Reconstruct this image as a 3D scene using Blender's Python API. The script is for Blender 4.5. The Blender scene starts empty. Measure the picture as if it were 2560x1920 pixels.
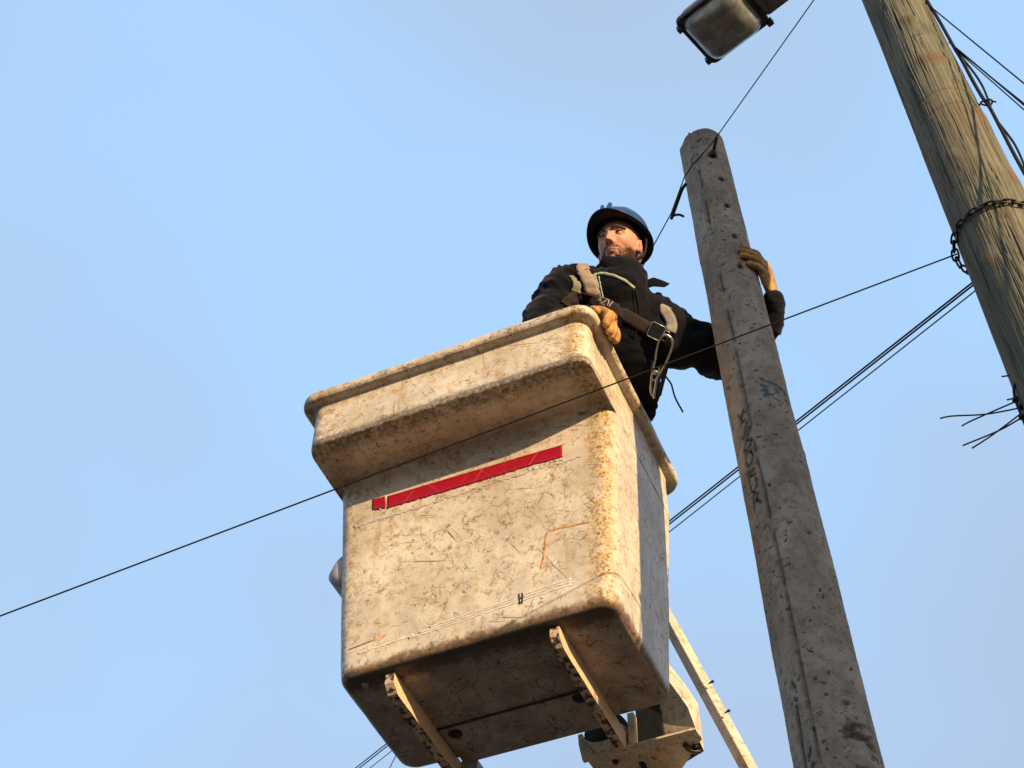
import bpy, bmesh, math, random
import numpy as np
from mathutils import Vector, Matrix, noise
from mathutils.bvhtree import BVHTree
random.seed(7)
scene = bpy.context.scene
COL = scene.collection
R = math.radians

# ------------------------------------------------------------------ camera, sky, sun
EYE = Vector((0.0, 0.0, 1.6))
cam = bpy.data.cameras.new("camera")
cam_o = bpy.data.objects.new("camera", cam)
COL.objects.link(cam_o)
cam.sensor_width = 36.0
cam.lens = 1600.0 / 1024.0 * 36.0
cam.clip_start = 0.05
cam.clip_end = 20000
_u = Vector((453 - 512.0, 384 + 980.0, -1600.0)).normalized()      # the zenith seen from the camera
_ax = Vector((0, 0, -1.0))
_F = (_ax - _ax.dot(_u) * _u).normalized()
_R = _F.cross(_u)
cam_o.matrix_world = Matrix.Translation(EYE) @ Matrix((_R, _F, _u)).to_4x4()
scene.camera = cam_o

SUN_EL = 10.0
SUN_DIR = Vector((0.60, -0.80, math.tan(R(SUN_EL)))).normalized()   # towards the sun
world = bpy.data.worlds.new("World")
scene.world = world
world.use_nodes = True
wn, wl = world.node_tree.nodes, world.node_tree.links
wn.clear()
w_out = wn.new("ShaderNodeOutputWorld")
w_bg = wn.new("ShaderNodeBackground")
w_bg.inputs["Strength"].default_value = 0.15
sky = wn.new("ShaderNodeTexSky")
sky.sky_type = 'NISHITA'
sky.sun_disc = False
sky.sun_elevation = R(SUN_EL)
sky.sun_rotation = math.atan2(SUN_DIR.x, SUN_DIR.y)
sky.altitude = 200
sky.air_density = 1.0
sky.dust_density = 1.6
sky.ozone_density = 1.0
w_tc = wn.new("ShaderNodeTexCoord")
w_map = wn.new("ShaderNodeMapping")
w_map.inputs["Location"].default_value = (5.1, 8.7, 2.49)
w_n = wn.new("ShaderNodeTexNoise")
w_n.inputs["Scale"].default_value = 2.1
w_n.inputs["Detail"].default_value = 3
w_n.inputs["Roughness"].default_value = 0.42
w_r = wn.new("ShaderNodeMapRange")
w_r.interpolation_type = 'SMOOTHSTEP'
w_r.inputs[1].default_value = 0.41
w_r.inputs[2].default_value = 0.72
w_h = wn.new("ShaderNodeMix")                         # two kinds of thin high haze
w_h.data_type = 'RGBA'
w_h.inputs[6].default_value = (1.09, 1.38, 1.88, 1)
w_h.inputs[7].default_value = (1.05, 1.67, 2.48, 1)
w_m = wn.new("ShaderNodeMix")
w_m.data_type = 'RGBA'
w_m.inputs[0].default_value = 0.92
wl.new(w_tc.outputs["Generated"], w_map.inputs["Vector"])
wl.new(w_map.outputs[0], w_n.inputs["Vector"])
wl.new(w_n.outputs["Fac"], w_r.inputs[0])
wl.new(w_r.outputs[0], w_h.inputs[0])
wl.new(sky.outputs[0], w_m.inputs[6])
wl.new(w_h.outputs[2], w_m.inputs[7])
wl.new(w_m.outputs[2], w_bg.inputs["Color"])
wl.new(w_bg.outputs[0], w_out.inputs[0])

sun = bpy.data.lights.new("sun", 'SUN')
sun.energy = 2.6
sun.angle = R(0.55)
sun.color = (1.0, 0.75, 0.43)
sun_o = bpy.data.objects.new("sun", sun)
COL.objects.link(sun_o)
sun_o.rotation_euler = (-SUN_DIR).to_track_quat('-Z', 'Y').to_euler()
sun_o.location = (6, -8, 12)

scene.view_settings.view_transform = 'Standard'
scene.view_settings.look = 'None'
scene.view_settings.exposure = 1.5
scene.view_settings.gamma = 1.0
scene.view_settings.use_curve_mapping = False
scene.cycles.max_bounces = 8


# ------------------------------------------------------------------ helpers
def link(o, parent=None):
    COL.objects.link(o)
    if parent is not None:
        o.parent = parent
    return o


def mesh_obj(name, verts, faces, mat, parent=None, smooth=True):
    me = bpy.data.meshes.new(name)
    me.from_pydata([tuple(v) for v in verts], [], faces)
    me.validate()
    if smooth:
        me.polygons.foreach_set("use_smooth", [True] * len(me.polygons))
    if mat:
        me.materials.append(mat)
    return link(bpy.data.objects.new(name, me), parent)


def empty(name, loc=(0, 0, 0), parent=None):
    o = bpy.data.objects.new(name, None)
    o.location = loc
    o.empty_display_size = 0.1
    return link(o, parent)


def tag(o, label, cat, group=None, kind=None):
    o["label"] = label
    o["category"] = cat
    if group:
        o["group"] = group
    if kind:
        o["kind"] = kind
    return o


class Geo:
    """collects shapes into one vertex and face list"""
    def __init__(s):
        s.v, s.f = [], []

    def add(s, v, f):
        n = len(s.v)
        s.v += [Vector(p) for p in v]
        s.f += [tuple(i + n for i in q) for q in f]

    def box(s, c, ax, ay, az, hx, hy, hz):
        c, ax, ay, az = Vector(c), Vector(ax), Vector(ay), Vector(az)
        v = [c + ax * hx * i + ay * hy * j + az * hz * k for k in (-1, 1) for j in (-1, 1) for i in (-1, 1)]
        s.add(v, [(0, 2, 3, 1), (4, 5, 7, 6), (0, 1, 5, 4), (2, 6, 7, 3), (0, 4, 6, 2), (1, 3, 7, 5)])

    def rings(s, rings, cap0=True, cap1=True, closed=False):
        n = len(rings[0])
        base = []
        for r in rings:
            base += list(r)
        f = []
        m = len(rings)
        for i in range(m if closed else m - 1):
            a, b = i * n, ((i + 1) % m) * n
            for j in range(n):
                k = (j + 1) % n
                f.append((a + j, a + k, b + k, b + j))
        if cap0 and not closed:
            f.append(tuple(range(n))[::-1])
        if cap1 and not closed:
            f.append(tuple((m - 1) * n + j for j in range(n)))
        s.add(base, f)

    def tube(s, pts, rad, n=8, closed=False, flat=None, up=None):
        """a tube through pts; rad a number or list; flat=(w, t) makes an elliptical section, w along up"""
        P = [Vector(p) for p in pts]
        m = len(P)
        rad = rad if isinstance(rad, (list, tuple)) else [rad] * m
        T = []
        for i in range(m):
            if closed:
                t = P[(i + 1) % m] - P[i - 1]
            else:
                t = P[min(i + 1, m - 1)] - P[max(i - 1, 0)]
            T.append(t.normalized())
        ref = Vector(up) if up is not None else (Vector((0, 0, 1)) if abs(T[0].z) < .9 else Vector((1, 0, 0)))
        rings = []
        N = None
        for i in range(m):
            if up is not None:
                N = (ref - T[i] * ref.dot(T[i])).normalized()
            else:
                N = (ref - T[i] * ref.dot(T[i])).normalized() if N is None else (N - T[i] * N.dot(T[i])).normalized()
            B = T[i].cross(N)
            sa, sb = flat if flat else (1, 1)
            rings.append([P[i] + (N * math.cos(q) * sa + B * math.sin(q) * sb) * rad[i]
                          for q in (2 * math.pi * j / n for j in range(n))])
        s.rings(rings, closed=closed)

    def capsule(s, pts, rad, n=16, flat=None, up=None):
        """a limb: tube with round ends"""
        P = [Vector(p) for p in pts]
        rad = list(rad)
        a, b = (P[0] - P[1]).normalized(), (P[-1] - P[-2]).normalized()
        pre, post = [], []
        for q in (0.06, .35, .65, .88):
            pre.append((P[0] + a * rad[0] * math.sqrt(max(0, 1 - q * q)), rad[0] * q))
            post.append((P[-1] + b * rad[-1] * math.sqrt(max(0, 1 - q * q)), rad[-1] * q))
        allp = [p for p, _ in pre] + P + [p for p, _ in post[::-1]]
        allr = [r for _, r in pre] + rad + [r for _, r in post[::-1]]
        s.tube(allp, allr, n, flat=flat, up=up)

    def lathe(s, c, axis, prof, n=20):
        c, axis = Vector(c), Vector(axis).normalized()
        u = axis.orthogonal().normalized()
        w = axis.cross(u)
        s.rings([[c + axis * h + (u * math.cos(q) + w * math.sin(q)) * r for q in (2 * math.pi * j / n for j in range(n))]
                 for h, r in prof])

    def obj(s, name, mat, parent=None, smooth=True):
        return mesh_obj(name, s.v, s.f, mat, parent, smooth)


def smooth_path(pts, k=8):
    P = [Vector(p) for p in pts]
    if len(P) < 3:
        return P
    out = []
    for i in range(len(P) - 1):
        p0, p1, p2, p3 = P[max(i - 1, 0)], P[i], P[i + 1], P[min(i + 2, len(P) - 1)]
        for j in range(k):
            t = j / k
            out.append(0.5 * ((2 * p1) + (p2 - p0) * t + (2 * p0 - 5 * p1 + 4 * p2 - p3) * t * t
                              + (3 * p1 - p0 - 3 * p2 + p3) * t ** 3))
    out.append(P[-1])
    return out


def baked(geo, voxel=None, smooth_n=0, smooth_f=0.5, subsurf=0):
    """evaluate remesh and smoothing and give the mesh data back"""
    me = bpy.data.meshes.new("shape")
    me.from_pydata([tuple(v) for v in geo.v], [], geo.f)
    o = bpy.data.objects.new("shape", me)
    COL.objects.link(o)
    bm = bmesh.new()
    bm.from_mesh(me)
    bmesh.ops.recalc_face_normals(bm, faces=bm.faces)
    bm.to_mesh(me)
    bm.free()
    if voxel:
        m = o.modifiers.new("r", 'REMESH')
        m.mode = 'VOXEL'
        m.voxel_size = voxel
        m.use_smooth_shade = True
    if smooth_n:
        m = o.modifiers.new("s", 'SMOOTH')
        m.iterations = smooth_n
        m.factor = smooth_f
    if subsurf:
        m = o.modifiers.new("u", 'SUBSURF')
        m.levels = subsurf
        m.render_levels = subsurf
    dg = bpy.context.evaluated_depsgraph_get()
    out = bpy.data.meshes.new_from_object(o.evaluated_get(dg))
    bpy.data.objects.remove(o)
    bpy.data.meshes.remove(me)
    out.polygons.foreach_set("use_smooth", [True] * len(out.polygons))
    return out


def mesh_arrays(me):
    n = len(me.vertices)
    co = np.empty(n * 3, np.float32)
    me.vertices.foreach_get("co", co)
    no = np.empty(n * 3, np.float32)
    me.vertices.foreach_get("normal", no)
    return co.reshape(-1, 3).astype(float), no.reshape(-1, 3).astype(float)


def set_co(me, co):
    me.vertices.foreach_set("co", co.astype(np.float32).ravel())
    me.update()


# value noise on arrays
def _hash(ix, iy, iz, seed):
    h = (ix * 374761393 + iy * 668265263 + iz * 2147483647 + seed * 1274126177) & 0xFFFFFFFF
    h = ((h ^ (h >> 13)) * 1274126177) & 0xFFFFFFFF
    h = ((h ^ (h >> 16)) * 2246822519) & 0xFFFFFFFF
    return ((h ^ (h >> 15)) & 0xFFFFFF) / float(0xFFFFFF)


def vnoise(P, seed=0):
    P = np.asarray(P, float)
    i = np.floor(P).astype(np.int64)
    f = P - i
    f = f * f * (3 - 2 * f)
    out = 0
    for dx in (0, 1):
        for dy in (0, 1):
            for dz in (0, 1):
                w = (f[:, 0] if dx else 1 - f[:, 0]) * (f[:, 1] if dy else 1 - f[:, 1]) * (f[:, 2] if dz else 1 - f[:, 2])
                out = out + w * _hash(i[:, 0] + dx, i[:, 1] + dy, i[:, 2] + dz, seed)
    return out * 2 - 1


def fbm(P, o=4, seed=0):
    a, t = 0, 0
    P = np.asarray(P, float)
    for k in range(o):
        a = a + vnoise(P * 2 ** k, seed + k) * .5 ** k
        t += .5 ** k
    return a / t


def sstep(a, b, x):
    t = np.clip((x - a) / (b - a), 0, 1)
    return t * t * (3 - 2 * t)


# ------------------------------------------------------------------ materials
class Mat:
    def __init__(s, name, rough=.6, metal=0, spec=.5):
        s.m = bpy.data.materials.new(name)
        s.m.use_nodes = True
        s.n, s.l = s.m.node_tree.nodes, s.m.node_tree.links
        s.b = s.n["Principled BSDF"]
        s.b.inputs["Roughness"].default_value = rough
        s.b.inputs["Metallic"].default_value = metal
        s.b.inputs["Specular IOR Level"].default_value = spec
        s.tc = s.n.new("ShaderNodeTexCoord")
        s.obj = s.tc.outputs["Object"]
        s.height = None

    def map(s, scale=(1, 1, 1), rot=(0, 0, 0), loc=(0, 0, 0), src=None):
        m = s.n.new("ShaderNodeMapping")
        m.inputs["Scale"].default_value = scale
        m.inputs["Rotation"].default_value = rot
        m.inputs["Location"].default_value = loc
        s.l.new(src or s.obj, m.inputs["Vector"])
        return m.outputs[0]

    def noise(s, scale, detail=4, rough=.55, dist=0, vec=None):
        t = s.n.new("ShaderNodeTexNoise")
        t.inputs["Scale"].default_value = scale
        t.inputs["Detail"].default_value = detail
        t.inputs["Roughness"].default_value = rough
        t.inputs["Distortion"].default_value = dist
        s.l.new(vec or s.obj, t.inputs["Vector"])
        return t.outputs["Fac"]

    def warp(s, scale, amt, vec=None):
        t = s.n.new("ShaderNodeTexNoise")
        t.inputs["Scale"].default_value = scale
        t.inputs["Detail"].default_value = 2
        s.l.new(vec or s.obj, t.inputs["Vector"])
        a = s.n.new("ShaderNodeVectorMath")
        a.operation = 'SUBTRACT'
        a.inputs[1].default_value = (.5, .5, .5)
        s.l.new(t.outputs["Color"], a.inputs[0])
        b = s.n.new("ShaderNodeVectorMath")
        b.operation = 'SCALE'
        b.inputs["Scale"].default_value = amt
        s.l.new(a.outputs[0], b.inputs[0])
        c = s.n.new("ShaderNodeVectorMath")
        s.l.new(vec or s.obj, c.inputs[0])
        s.l.new(b.outputs[0], c.inputs[1])
        return c.outputs[0]

    def voro(s, scale, feature='F1', vec=None, rnd=1.0):
        t = s.n.new("ShaderNodeTexVoronoi")
        t.feature = feature
        t.inputs["Scale"].default_value = scale
        t.inputs["Randomness"].default_value = rnd
        s.l.new(vec or s.obj, t.inputs["Vector"])
        return t.outputs["Distance"]

    def xyz(s, src=None):
        t = s.n.new("ShaderNodeSeparateXYZ")
        s.l.new(src or s.obj, t.inputs[0])
        return t.outputs

    def ramp(s, v, a, b, lo=0.0, hi=1.0, smooth=True):
        t = s.n.new("ShaderNodeMapRange")
        t.interpolation_type = 'SMOOTHSTEP' if smooth else 'LINEAR'
        t.inputs[1].default_value = a
        t.inputs[2].default_value = b
        t.inputs[3].default_value = lo
        t.inputs[4].default_value = hi
        s.l.new(v, t.inputs[0])
        return t.outputs[0]

    def math(s, op, a, b=None):
        t = s.n.new("ShaderNodeMath")
        t.operation = op
        for i, x in enumerate((a, b)):
            if x is None:
                continue
            if isinstance(x, (int, float)):
                t.inputs[i].default_value = x
            else:
                s.l.new(x, t.inputs[i])
        return t.outputs[0]

    def mul(s, *a):
        r = a[0]
        for x in a[1:]:
            r = s.math('MULTIPLY', r, x)
        return r

    def mix(s, fac, a, b, mode='MIX'):
        t = s.n.new("ShaderNodeMix")
        t.data_type = 'RGBA'
        t.blend_type = mode
        for i, x in ((0, fac), (6, a), (7, b)):
            if isinstance(x, (int, float)):
                t.inputs[i].default_value = x
            elif isinstance(x, tuple):
                t.inputs[i].default_value = (*x, 1)
            else:
                s.l.new(x, t.inputs[i])
        return t.outputs[2]

    def color(s, c):
        if isinstance(c, tuple):
            s.b.inputs["Base Color"].default_value = (*c, 1)
        else:
            s.l.new(c, s.b.inputs["Base Color"])
        return s

    def rough(s, r):
        s.l.new(r, s.b.inputs["Roughness"])
        return s

    def bump(s, h, strength=.5, dist=.01):
        t = s.n.new("ShaderNodeBump")
        t.inputs["Strength"].default_value = strength
        t.inputs["Distance"].default_value = dist
        s.l.new(h, t.inputs["Height"])
        if s.height:
            s.l.new(s.height, t.inputs["Normal"])
        s.height = t.outputs[0]
        s.l.new(s.height, s.b.inputs["Normal"])
        return s


def plain(name, col, rough=.6, metal=0, var=.15, scale=30, bump=.15, bd=.002, spec=.5):
    m = Mat(name, rough, metal, spec)
    n = m.noise(scale, 5)
    dark = tuple(c * (1 - var * 1.6) for c in col)
    lite = tuple(min(1, c * (1 + var)) for c in col)
    m.color(m.mix(m.ramp(n, .3, .7), dark, lite))
    if bump:
        m.bump(m.noise(scale * 3, 3), bump, bd)
    return m.m


def fiberglass(name, bucket=True):
    m = Mat(name, .55, 0, .35)
    o = m.xyz()
    base = m.mix(m.ramp(m.noise(5, 6, .65), .32, .68), (.48, .392, .282), (.67, .570, .435))
    base = m.mix(m.mul(m.ramp(m.noise(26, 5, .7), .48, .68), .75), base, (.43, .27, .13))
    # hairline crazing and short scribbles
    w = m.warp(9, .10)
    w2 = m.warp(42, .022, w)
    gate = m.ramp(m.noise(13, 3), .50, .62)
    cr = m.mul(m.ramp(m.voro(17, 'DISTANCE_TO_EDGE', w2), .008, .030, 1, 0), gate)
    gate2 = m.ramp(m.noise(17, 3, vec=m.map(loc=(3, 5, 1))), .52, .62)
    wl_ = m.math('ABSOLUTE', m.math('SUBTRACT', m.noise(21, 2, .5, .6), .5))
    cr2 = m.mul(m.ramp(wl_, .005, .024, 1, 0), gate2)
    base = m.mix(m.mul(cr, .75), base, (.16, .08, .03))
    base = m.mix(m.mul(cr2, .75), base, (.18, .092, .034))
    gate3 = m.ramp(m.noise(11, 3, vec=m.map(loc=(8, 1, 4))), .47, .58)
    wl2 = m.math('ABSOLUTE', m.math('SUBTRACT', m.noise(1, 2, .5, .5, vec=m.map(scale=(26, 26, 44), rot=(0, .6, 0))), .5))
    cr3 = m.mul(m.ramp(wl2, .005, .030, 1, 0), gate3, m.ramp(m.noise(50, 2), .42, .56))
    base = m.mix(m.mul(cr3, .72), base, (.17, .088, .032))
    # long scratches in several directions
    for k, (rx, ry, rz, sc) in enumerate(((0, .55, 0, 1), (0, -.42, 0, 1.2), (0, 1.25, 0, 1.1), (0, .08, 0, .8))):
        v = m.map(scale=(105 * sc, 40 * sc, 2.6), loc=(k * 2.3, k, k * 5), src=m.map(rot=(rx, ry, rz)))
        s_ = m.ramp(m.noise(1.0, 2, .5, vec=v), .655, .705)
        g_ = m.ramp(m.noise(5, 3, vec=m.map(loc=(k * 7, 2, 3))), .50, .62)
        base = m.mix(m.mul(s_, g_, .85), base, (.17, .085, .028) if k != 3 else (.34, .21, .09))
    # fine dark specks
    sp = m.mul(m.ramp(m.voro(70), .10, .20, 1, 0), m.ramp(m.noise(9, 4), .60, .72))
    base = m.mix(m.mul(sp, .7), base, (.12, .07, .035))
    if bucket:
        edge_n = m.noise(60, 5, .7)
        # gel coat worn to yellow along the near vertical edge
        ex_ = m.math('ADD', o[0], m.mul(m.math('MAXIMUM', m.math('SUBTRACT', -.26, o[2]), 0.0), .0555))
        dx = m.ramp(ex_, -.165, -.075)
        ck = m.ramp(m.noise(85, 4, .75), .44, .54)
        yel = m.mul(m.ramp(m.noise(22, 4, .7), .30, .55), dx, m.ramp(ex_, -.030, -.050), m.ramp(o[1], .44, .40), m.ramp(edge_n, .36, .52))
        base = m.mix(m.mul(yel, .92), base, m.mix(ck, (.13, .065, .02), (.54, .335, .10)))
        lef = m.mul(m.ramp(o[0], -1.05, -1.13), m.ramp(o[1], .44, .40), m.ramp(m.noise(34, 6, .75), .46, .60))
        base = m.mix(m.mul(lef, .75), base, m.mix(m.ramp(m.noise(70, 3), .4, .6), (.16, .085, .03), (.42, .27, .10)))
        dr = m.mul(m.ramp(m.noise(1, 4, .6, vec=m.map(scale=(16, 16, 1.6))), .58, .70), m.ramp(m.noise(4, 3, vec=m.map(loc=(1, 2, 6))), .48, .62))
        base = m.mix(m.mul(dr, .55), base, (.40, .25, .095))
        # road dirt and rust along the bottom and along the ledge
        z = o[2]
        zz = m.math('ADD', z, m.mul(m.math('SUBTRACT', m.noise(16, 6, .7), .5), .12))
        low = m.ramp(zz, -1.155, -1.19)
        base = m.mix(m.mul(low, .86), base, m.mix(m.ramp(m.noise(45, 5, .7), .35, .65), (.030, .017, .009), (.24, .115, .045)))
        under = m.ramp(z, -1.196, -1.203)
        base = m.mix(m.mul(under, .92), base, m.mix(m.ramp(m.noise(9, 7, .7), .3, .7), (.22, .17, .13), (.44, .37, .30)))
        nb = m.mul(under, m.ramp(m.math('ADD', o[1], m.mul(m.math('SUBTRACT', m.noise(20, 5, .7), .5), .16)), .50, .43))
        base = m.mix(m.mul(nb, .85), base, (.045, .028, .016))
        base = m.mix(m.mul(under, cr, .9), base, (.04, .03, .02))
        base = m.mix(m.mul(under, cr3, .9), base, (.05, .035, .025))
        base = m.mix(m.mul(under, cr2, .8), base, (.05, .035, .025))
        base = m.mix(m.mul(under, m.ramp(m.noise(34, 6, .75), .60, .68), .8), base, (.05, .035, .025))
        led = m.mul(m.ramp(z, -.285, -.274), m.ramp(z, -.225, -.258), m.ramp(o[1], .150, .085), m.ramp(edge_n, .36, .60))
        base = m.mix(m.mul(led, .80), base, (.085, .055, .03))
        lip = m.mul(m.ramp(z, -.050, -.036), m.ramp(z, .01, -.02), m.ramp(m.noise(24, 6, .75), .50, .62))
        base = m.mix(m.mul(lip, .8), base, (.14, .09, .05))
        # ledge underside: shade painted in as darker brown, then long greasy smears
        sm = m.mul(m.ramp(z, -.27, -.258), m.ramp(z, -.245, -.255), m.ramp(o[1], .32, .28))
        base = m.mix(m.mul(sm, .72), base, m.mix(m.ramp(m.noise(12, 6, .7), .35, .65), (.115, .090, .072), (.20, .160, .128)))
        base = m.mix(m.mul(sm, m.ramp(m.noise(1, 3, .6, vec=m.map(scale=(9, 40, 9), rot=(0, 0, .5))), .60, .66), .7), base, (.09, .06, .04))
    m.color(base)
    m.rough(m.ramp(m.noise(20, 4), .3, .7, .38, .62))
    m.bump(m.noise(11, 6, .6), .35, .014)
    m.bump(m.math('ADD', cr, cr2), -.35, .003)
    m.bump(m.noise(120, 4), .10, .0015)
    return m.m


M = {}
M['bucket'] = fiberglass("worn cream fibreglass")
M['boom'] = fiberglass("weathered cream paint", False)


def mk_runner():
    m = Mat("chipped painted steel", .6)
    n = m.noise(38, 6, .7)
    c = m.mix(m.ramp(n, .46, .54), (.035, .024, .016), (.66, .46, .28))
    face = m.ramp(m.noise(60, 3), .3, .7, .75, 1)
    m.color(m.mix(1.0, c, face, 'MULTIPLY'))
    m.bump(n, .5, .003)
    return m.m


M['runner'] = mk_runner()
mm = Mat("chipped end paint", .6)
nn = mm.noise(30, 6, .7)
mm.color(mm.mix(mm.ramp(nn, .30, .40), (.10, .06, .03), (.66, .46, .28)))
mm.bump(nn, .4, .003)
M['runner_clean'] = mm.m
mm = Mat("red adhesive tape", .38)
mm.color(mm.mix(mm.ramp(mm.noise(40, 6, .7, vec=mm.map(scale=(1, 1, 5))), .30, .8), (.38, .003, .017), (.26, .002, .011)))
_c = mm.mix(mm.ramp(mm.noise(40, 6, .7, vec=mm.map(scale=(1, 1, 5))), .30, .8), (.38, .003, .017), (.26, .002, .011))
_s1 = mm.ramp(mm.noise(1, 2, .5, vec=mm.map(scale=(120, 30, 3), src=mm.map(rot=(0, .7, 0)))), .67, .71)
_s2 = mm.ramp(mm.noise(1, 2, .5, vec=mm.map(scale=(120, 30, 3), src=mm.map(rot=(0, -.6, 0)))), .68, .72)
_c = mm.mix(mm.mul(mm.math('MAXIMUM', _s1, _s2), .5), _c, (.50, .13, .12))
_c = mm.mix(mm.mul(mm.ramp(mm.noise(55, 5, .75), .66, .70), .8), _c, (.52, .40, .30))
mm.color(mm.mix(mm.mul(mm.ramp(mm.noise(7, 5, .7), .45, .7), .35), _c, (.20, .02, .02)))
mm.bump(mm.noise(70, 4), .2, .002)
M['red'] = mm.m
mm = Mat("old white tape", .5)
mm.color(mm.mix(mm.ramp(mm.noise(30, 6, .75, vec=mm.map(scale=(1, 1, 6))), .42, .58), (.52, .42, .30), (.72, .64, .52)))
mm.bump(mm.noise(60, 4), .3, .002)
M['white_tape'] = mm.m
M['residue'] = plain("grey tape glue", (.46, .41, .35), .7, 0, .18, 50)
M['orange_mark'] = plain("rust streak", (.55, .26, .10), .7, 0, .25, 60)
M['black_mark'] = plain("black paint", (.02, .02, .022), .6)
M['black_metal'] = plain("black greasy steel", (.012, .012, .013), .45, .2, .3, 30)
M['rubber'] = plain("black rubber", (.006, .006, .0065), .65, 0, .3, 60, spec=.3)
M['steel'] = plain("worn galvanised steel", (.42, .40, .37), .38, .85, .2, 70)
M['dark_steel'] = plain("rusty dark steel", (.055, .048, .042), .55, .6, .4, 60)
M['wire'] = plain("black insulated wire", (.003, .003, .0035), .85, 0, .2, 40, .1, spec=.15)
M['grey_box'] = plain("grey moulded plastic", (.34, .30, .27), .6, 0, .25, 24)


def cloth(name, col, var=.25, sheen=.0):
    m = Mat(name, .95, 0, .12)
    c = m.mix(m.ramp(m.noise(14, 5), .3, .7), tuple(x * (1 - var) for x in col), tuple(x * (1 + var) for x in col))
    m.color(c)
    m.bump(m.noise(36, 4, .6), .35, .012)
    m.bump(m.noise(420, 2), .35, .0015)
    if sheen:
        m.b.inputs["Sheen Weight"].default_value = sheen
        m.b.inputs["Sheen Roughness"].default_value = .5
        m.b.inputs["Sheen Tint"].default_value = (.80, .74, .95, 1)
    return m.m


M['jacket'] = cloth("charcoal work jacket", (.0050, .0047, .0070), .30, .09)
M['collar'] = cloth("black fleece", (.006, .006, .007), .3)
M['trousers'] = cloth("black trousers", (.008, .008, .010))
M['strap'] = cloth("beige webbing", (.27, .20, .15), .12)
M['strap_grey'] = cloth("grey webbing", (.25, .22, .19), .12)
M['olive'] = cloth("olive webbing", (.22, .20, .13), .25)
M['belt'] = cloth("dark brown webbing", (.030, .022, .019), .2)
M['piping'] = cloth("pale reflective piping", (.34, .35, .24), .12)
M['green_piping'] = plain("pale green piping", (.34, .58, .40), .6)
M['white_print'] = plain("pale printed lettering", (.50, .46, .42), .7)


def mk_glove():
    m = Mat("tan leather", .62, 0, .3)
    n = m.noise(24, 5, .65)
    c = m.mix(m.ramp(n, .3, .7), (.27, .115, .028), (.55, .29, .085))
    cr = m.ramp(m.noise(1, 3, .6, vec=m.map(scale=(60, 60, 22))), .56, .66)
    c = m.mix(m.mul(cr, .75), c, (.16, .065, .015))
    m.color(c)
    m.bump(m.noise(1, 3, .6, vec=m.map(scale=(55, 55, 20))), .7, .006)
    m.bump(m.noise(300, 2), .3, .001)
    return m.m


M['glove'] = mk_glove()


def mk_skin():
    m = Mat("skin", .52, 0, .35)
    o = m.xyz()
    base = m.mix(m.ramp(m.noise(40, 4), .3, .7), (.51, .225, .140), (.61, .29, .19))
    # redder nose, cheeks and ears; lips
    r2 = m.math('ADD', m.mul(m.math('ABSOLUTE', o[0]), m.math('ABSOLUTE', o[0])), m.mul(m.math('ADD', o[2], .036), m.math('ADD', o[2], .036)))
    nose = m.mul(m.ramp(r2, .0002, .0008, 1, 0), m.ramp(o[1], .085, .10))
    base = m.mix(m.mul(nose, .5), base, (.58, .20, .13))
    lip = m.mul(m.ramp(m.math('ABSOLUTE', m.math('ADD', o[2], .074)), .007, .0105, 1, 0), m.ramp(m.math('ABSOLUTE', o[0]), .019, .025, 1, 0), m.ramp(o[1], .07, .08))
    base = m.mix(m.mul(lip, .75), base, (.46, .17, .135))
    # shaved shadow of the beard and the cropped sides of the head
    az = m.math('ABSOLUTE', o[0])
    jaw = m.math('MAXIMUM', m.ramp(o[2], -.088, -.100), m.mul(m.ramp(az, .034, .052), m.ramp(o[2], -.040, -.060)))
    jaw = m.mul(jaw, m.ramp(o[1], -.03, .0), m.ramp(m.noise(90, 4), .25, .6, .55, 1))
    base = m.mix(m.mul(jaw, .80), base, (.095, .042, .024))
    moust = m.mul(m.ramp(m.math('ABSOLUTE', m.math('ADD', o[2], .0595)), .004, .008, 1, 0), m.ramp(az, .026, .034, 1, 0), m.ramp(o[1], .07, .08))
    base = m.mix(m.mul(moust, .5), base, (.14, .065, .04))
    xx = m.mul(o[0], o[0], 5.0)
    ml = m.mul(m.ramp(m.math('ABSOLUTE', m.math('ADD', m.math('ADD', o[2], .0748), xx)), .0008, .0024, 1, 0), m.ramp(az, .022, .029, 1, 0), m.ramp(o[1], .07, .08))
    base = m.mix(m.mul(ml, .85), base, (.085, .030, .022))
    nd = m.math('SUBTRACT', az, .0080)
    ns = m.math('ADD', m.mul(nd, nd), m.mul(m.math('ADD', o[2], .0515), m.math('ADD', o[2], .0515), 2.0))
    ns = m.mul(m.ramp(ns, .000007, .000022, 1, 0), m.ramp(o[1], .085, .092))
    base = m.mix(m.mul(ns, .85), base, (.06, .022, .016))
    m.color(base)
    m.b.inputs["Subsurface Weight"].default_value = .12
    m.b.inputs["Subsurface Radius"].default_value = (.012, .005, .003)
    m.b.inputs["Subsurface Scale"].default_value = .5
    m.bump(m.noise(260, 3), .15, .001)
    return m.m


M['skin'] = mk_skin()
M['hair'] = plain("dark brown hair", (.022, .013, .009), .6, 0, .4, 120)
M['beard'] = plain("brown beard", (.075, .034, .018), .6, 0, .4, 160)
M['eye_white'] = plain("eye white", (.24, .215, .195), .25, 0, .05, 40, 0)
M['iris'] = plain("dark iris", (.018, .011, .007), .12, 0, .1, 40, 0)
M['helmet'] = plain("blue helmet shell", (.014, .045, .120), .32, 0, .10, 14, .05)
M['helmet_in'] = plain("black helmet lining", (.003, .0035, .005), .8)


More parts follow.
